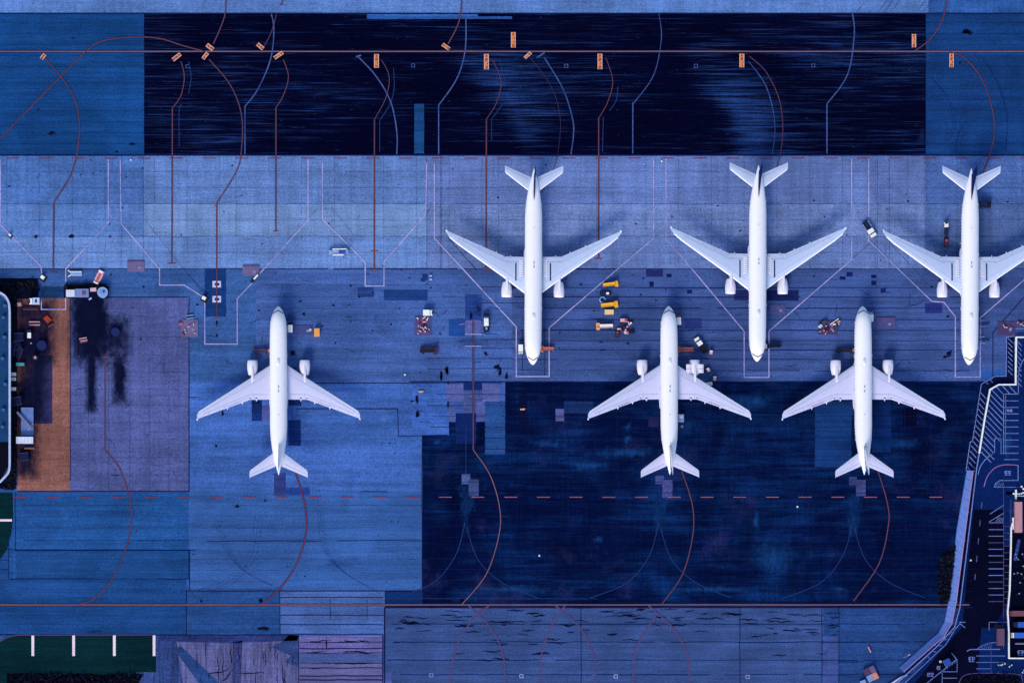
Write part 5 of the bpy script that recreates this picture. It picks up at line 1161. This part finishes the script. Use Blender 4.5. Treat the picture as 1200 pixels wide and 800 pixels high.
for i, (x, y) in enumerate(((1187.5, 578), (1191.8, 578.2), (1193.9, 578.6), (1196.5, 578), (1198.6, 577), (1199, 572.5), (1196.8, 569.8))):
    t = thing('bollard', 'white round bollard in the row above the low white rail at the gate', 'bollard', P(x, y), 0, 'white bollards at the gate')
    MB().cyl((0, 0, .45), .34, .9, 'z', 12).build('post', WHITE, t, True); MB().cyl((0, 0, .95), .34, .12, 'z', 12, .2).build('cap', WHITE, t, True)
# blast fence: long sloping screen
t = thing('blast_fence', 'long pale blue sloping blast fence running down to a bend at the lower right', 'fence', P(1128, 640)); ox, oy = P(1128, 640)
Lf_ = [(1133, 550.5), (1126, 592), (1121, 622), (1112, 702), (1107, 728), (1100, 741), (1090, 749.5), (1053.3, 782.3)]
Rf_ = [(1140.5, 551.5), (1134.2, 600), (1130, 633), (1120.7, 705), (1115.5, 730), (1106, 746), (1095, 755), (1059, 786.5)]
FBL = paint((98, 126, 212), .6, .25, 'fence_panel_paint', .12)
fb = MB(); fm_ = []
def F(p, h): a, b = P(p[0], p[1], h); return (a - ox, b - oy, h)
for i in range(len(Lf_) - 1):
    for k in range(8 if i in (2, 6) else 4):
        n_ = 8 if i in (2, 6) else 4; e = .0
        l0 = tuple(Lf_[i][j] + (Lf_[i + 1][j] - Lf_[i][j]) * k / n_ for j in (0, 1)); l1 = tuple(Lf_[i][j] + (Lf_[i + 1][j] - Lf_[i][j]) * (k + .97) / n_ for j in (0, 1))
        r0 = tuple(Rf_[i][j] + (Rf_[i + 1][j] - Rf_[i][j]) * k / n_ for j in (0, 1)); r1 = tuple(Rf_[i][j] + (Rf_[i + 1][j] - Rf_[i][j]) * (k + .97) / n_ for j in (0, 1))
        hs = random.uniform(-.03, .03)
        fb.add([F(l0, .35), F(l1, .35), F(r1, 2.6 + hs), F(r0, 2.6 + hs), F(l0, .2), F(l1, .2), F(r1, 2.4), F(r0, 2.4)], [(0, 1, 2, 3), (7, 6, 5, 4), (0, 4, 5, 1), (1, 5, 6, 2), (2, 6, 7, 3), (3, 7, 4, 0)])
fb.build('panels', FBL, t)
wall_mb([F(p, 2.7)[:2] for p in Rf_], .22, 2.45, 2.8).build('top_rail', paint((170, 130, 190), .6, .2, 'rail_paint', .1), t)
wall_mb([F(p, .3)[:2] for p in Lf_], .18, 0, .42).build('foot_rail', paint((60, 84, 160), .6, .2, 'rail_paint', .1), t)
for i in range(len(Rf_)): MB().box(F(Rf_[i], 1)[0], F(Rf_[i], 1)[1], 1.2, .3, .3, 2.4).build('post', M_GREY, t)
place_wall([(1062, 790), (1054, 794), (1036, 806)], .5, .8, paint((180, 186, 232), .6, .2, 'wall_paint', .1), 'short white kerb wall leading off the lower end of the blast fence')

# vehicles on the right
box_truck(1193.2, 604.5, 90, 12.2, 2.6, paint((176, 128, 150), .6, .2), NVY, 'long dusty pink roofed bus parked inside the gate', 'bus', 'parked_bus', H=3.0, cabf=.05)
box_truck(1172.5, 744, 90, 7.6, 2.6, paint((92, 66, 98), .7, .2), BLACK, 'dull brown box truck parked across the lower bays', 'truck', H=2.9, cabf=.14)
box_truck(1198, 731.6, 180, 6.5, 2.0, paint((36, 84, 190), .5, .3), NVY, 'blue truck, upper of two at the right edge', 'truck', H=2.6, cabf=.2)
box_truck(1196.5, 744, 180, 7.0, 2.0, paint((40, 92, 200), .5, .3), WHITE, 'blue truck with white cab, lower of two at the right edge', 'truck', H=2.6, cabf=.14)
box_truck(1198.5, 718.5, 180, 9.5, 2.0, BRN, BRN, 'dull brown trailer lying across the right edge above the blue trucks', 'trailer', H=1.6, cabf=.06, name='low_trailer')
bundle(1197, 753, 0, 5, (LBL, NVY), 'pale pole stack below the blue trucks', 'steel_bar_stack', 'bars', n=2)
container(1192, 644, 78, 8.0, 1.1, 1.2, paint((24, 52, 130), .5, .3), 'narrow blue skip slanting below the pink roofed bus', 'skip', 'long_skip')
def bike(x, y, a, label):
    t = thing('motorbike', label, 'motorbike', P(x, y), R(a), 'motorbikes parked inside the white wall', z=.12)
    MB().box(0, 0, .6, 1.5, .35, .5, taper=.7).build('frame', BLACK, t); MB().box(.35, 0, .95, .5, .34, .3, taper=.7).build('fuel_tank', LBL, t); MB().box(-.35, 0, .9, .6, .3, .15).build('seat', BLACK, t); MB().bar((.6, -.4, 1.1), (.6, .4, 1.1), .07).build('handlebar', M_GREY, t)
    for x_ in (-.7, .7): MB().cyl((x_, 0, .32), .32, .14, 'y', 12).build('wheel', BLACK, t)
for i, (x, y) in enumerate(((1188, 650), (1190, 654), (1193.5, 655.5), (1198, 650), (1199, 664), (1189, 672), (1193, 671), (1197, 673), (1199, 677), (1196, 682.5), (1192.6, 695.4))):
    q = ['topmost left', 'second from the top left', 'beside the end of the blue skip', 'at the top right', 'at the right edge below the topmost', 'at the left of the middle row', 'second in the middle row', 'third in the middle row', 'last in the middle row', 'alone below the middle row', 'lowest and apart from the rest'][i]
    bike(x, y, random.uniform(0, 180), f'motorbike with pale tank, {q} inside the white wall')
for i, (x, y, l_) in enumerate(((1171.5, 778.6, 'small white scooter, left one below the brown box truck'), (1176, 777.5, 'small white scooter, middle one below the brown box truck'), (1184, 779.5, 'small white scooter, right one below the brown box truck'), (1199, 786, 'white scooter at the right edge near the traffic island'))):
    t = thing('scooter', l_, 'scooter', P(x, y), R(20 * i), 'scooters below the brown box truck', z=.12)
    MB().box(0, 0, .55, 1.5, .5, .5, taper=.7).build('body', WHITE, t); MB().box(-.2, 0, .9, .6, .35, .18).build('seat', NVY, t); MB().bar((.6, -.35, 1.1), (.6, .35, 1.1), .08).build('handlebar', M_GREY, t)
    for x_ in (-.65, .65): MB().cyl((x_, 0, .25), .25, .14, 'y', 12).build('wheel', BLACK, t)
t = thing('gate_hut', 'small blue roofed hut inside the bend of the road at the lower right', 'hut', P(1109, 775.4), R(28))
MB().box(0, 0, 1.2, 2.0, 2.2, 2.4).build('wall', M_GREY, t); MB().box(0, 0, 2.5, 2.4, 2.6, .2).build('roof', paint((30, 70, 160), .6, .2), t); MB().box(1.02, 0, 1.3, .05, .8, 1.0).build('window', GLASS, t)
container(1102.3, 774.8, 0, .8, .8, .8, WHITE, 'tiny white box left of the small blue roofed hut', 'box', 'tool_box')
for i, (dx, dy, m, l_) in enumerate(((-4, -3.6, PB, 'brown crate, upper left of four by the blast fence end'), (2.6, -6.4, PC, 'mauve crate, upper right of four by the blast fence end'), (0, 4.4, LBL, 'pale blue crate, lower left of four by the blast fence end'), (6, 1.6, paint((220, 150, 140), .6, .2), 'peach crate, lower right of four by the blast fence end'))):
    container(1020 + dx * .95, 790 + dy * .95, 28, 2.0, 2.4, 1.3, m, l_, 'crate', 'gear_crate', rib=BRN, group='four crates by the blast fence end')
container(1011.5, 798.5, 20, 2.0, 1.2, 1.0, LBL, 'pale blue crate below the four crates at the bottom edge', 'crate', 'gear_crate')
bundle(1019, 760.5, -65, 2.6, (PNK, BRN), 'pink bent rods on the apron above the four crates', 'steel_bar_stack', 'bars', n=2, gap=.3)
t = thing('lamp_post', 'thin lamp post on the apron beside the end of the blast fence', 'lamp post', P(1058, 769)); MB().bar((0, 0, 0), (0, 0, 5), .2).build('pole', M_GREY, t); MB().bar((0, 0, 5), (1.4, .9, 5), .16).build('arm', M_GREY, t); MB().box(1.4, .9, 4.95, .8, .4, .15, rz=.5).build('lamp_head', PNK, t)
for i, (x, y, l_) in enumerate(((474.5, 400, ''),)): pass
for x, y, l_ in ((612.5, 479.3, 'small orange chock on the dark apron left of the open-cowl jet'), (493.5, 458.6, 'small cream chock on the pale apron beside dark stains')):
    t = thing('wheel_chock', l_, 'chock', P(x, y), .1, z=.13); MB().box(0, 0, .1, 2.0, .7, .2).build('base', BLACK, t); MB().box(0, 0, .35, 1.9, .6, .35, taper=.7).build('block', paint((214, 160, 130), .6, .2), t)
for x, y, l_ in ((934.5, 593.3, 'tiny white light on the dark apron below the rightmost nose-up jet'), (632, 650.5, 'tiny white light on the dark apron above the bottom orange line'), (474.5, 438.8, 'tiny white light on the pale apron left of the oil stains'), (153.5, 187.5, 'tiny white light beside the top ends of the stand lines'), (775.5, 189, 'tiny white light between two stand lines near the top of the apron'), (1137.5, 656, 'tiny white light on the dark road')):
    t = thing('ground_light', l_, 'ground light', P(x, y), 0, z=.13); MB().cyl((0, 0, .08), .45, .14, 'z', 12, .35).build('body', M_GREY, t); MB().cyl((0, 0, .2), .3, .12, 'z', 12, .15).build('lens', WHITE, t)
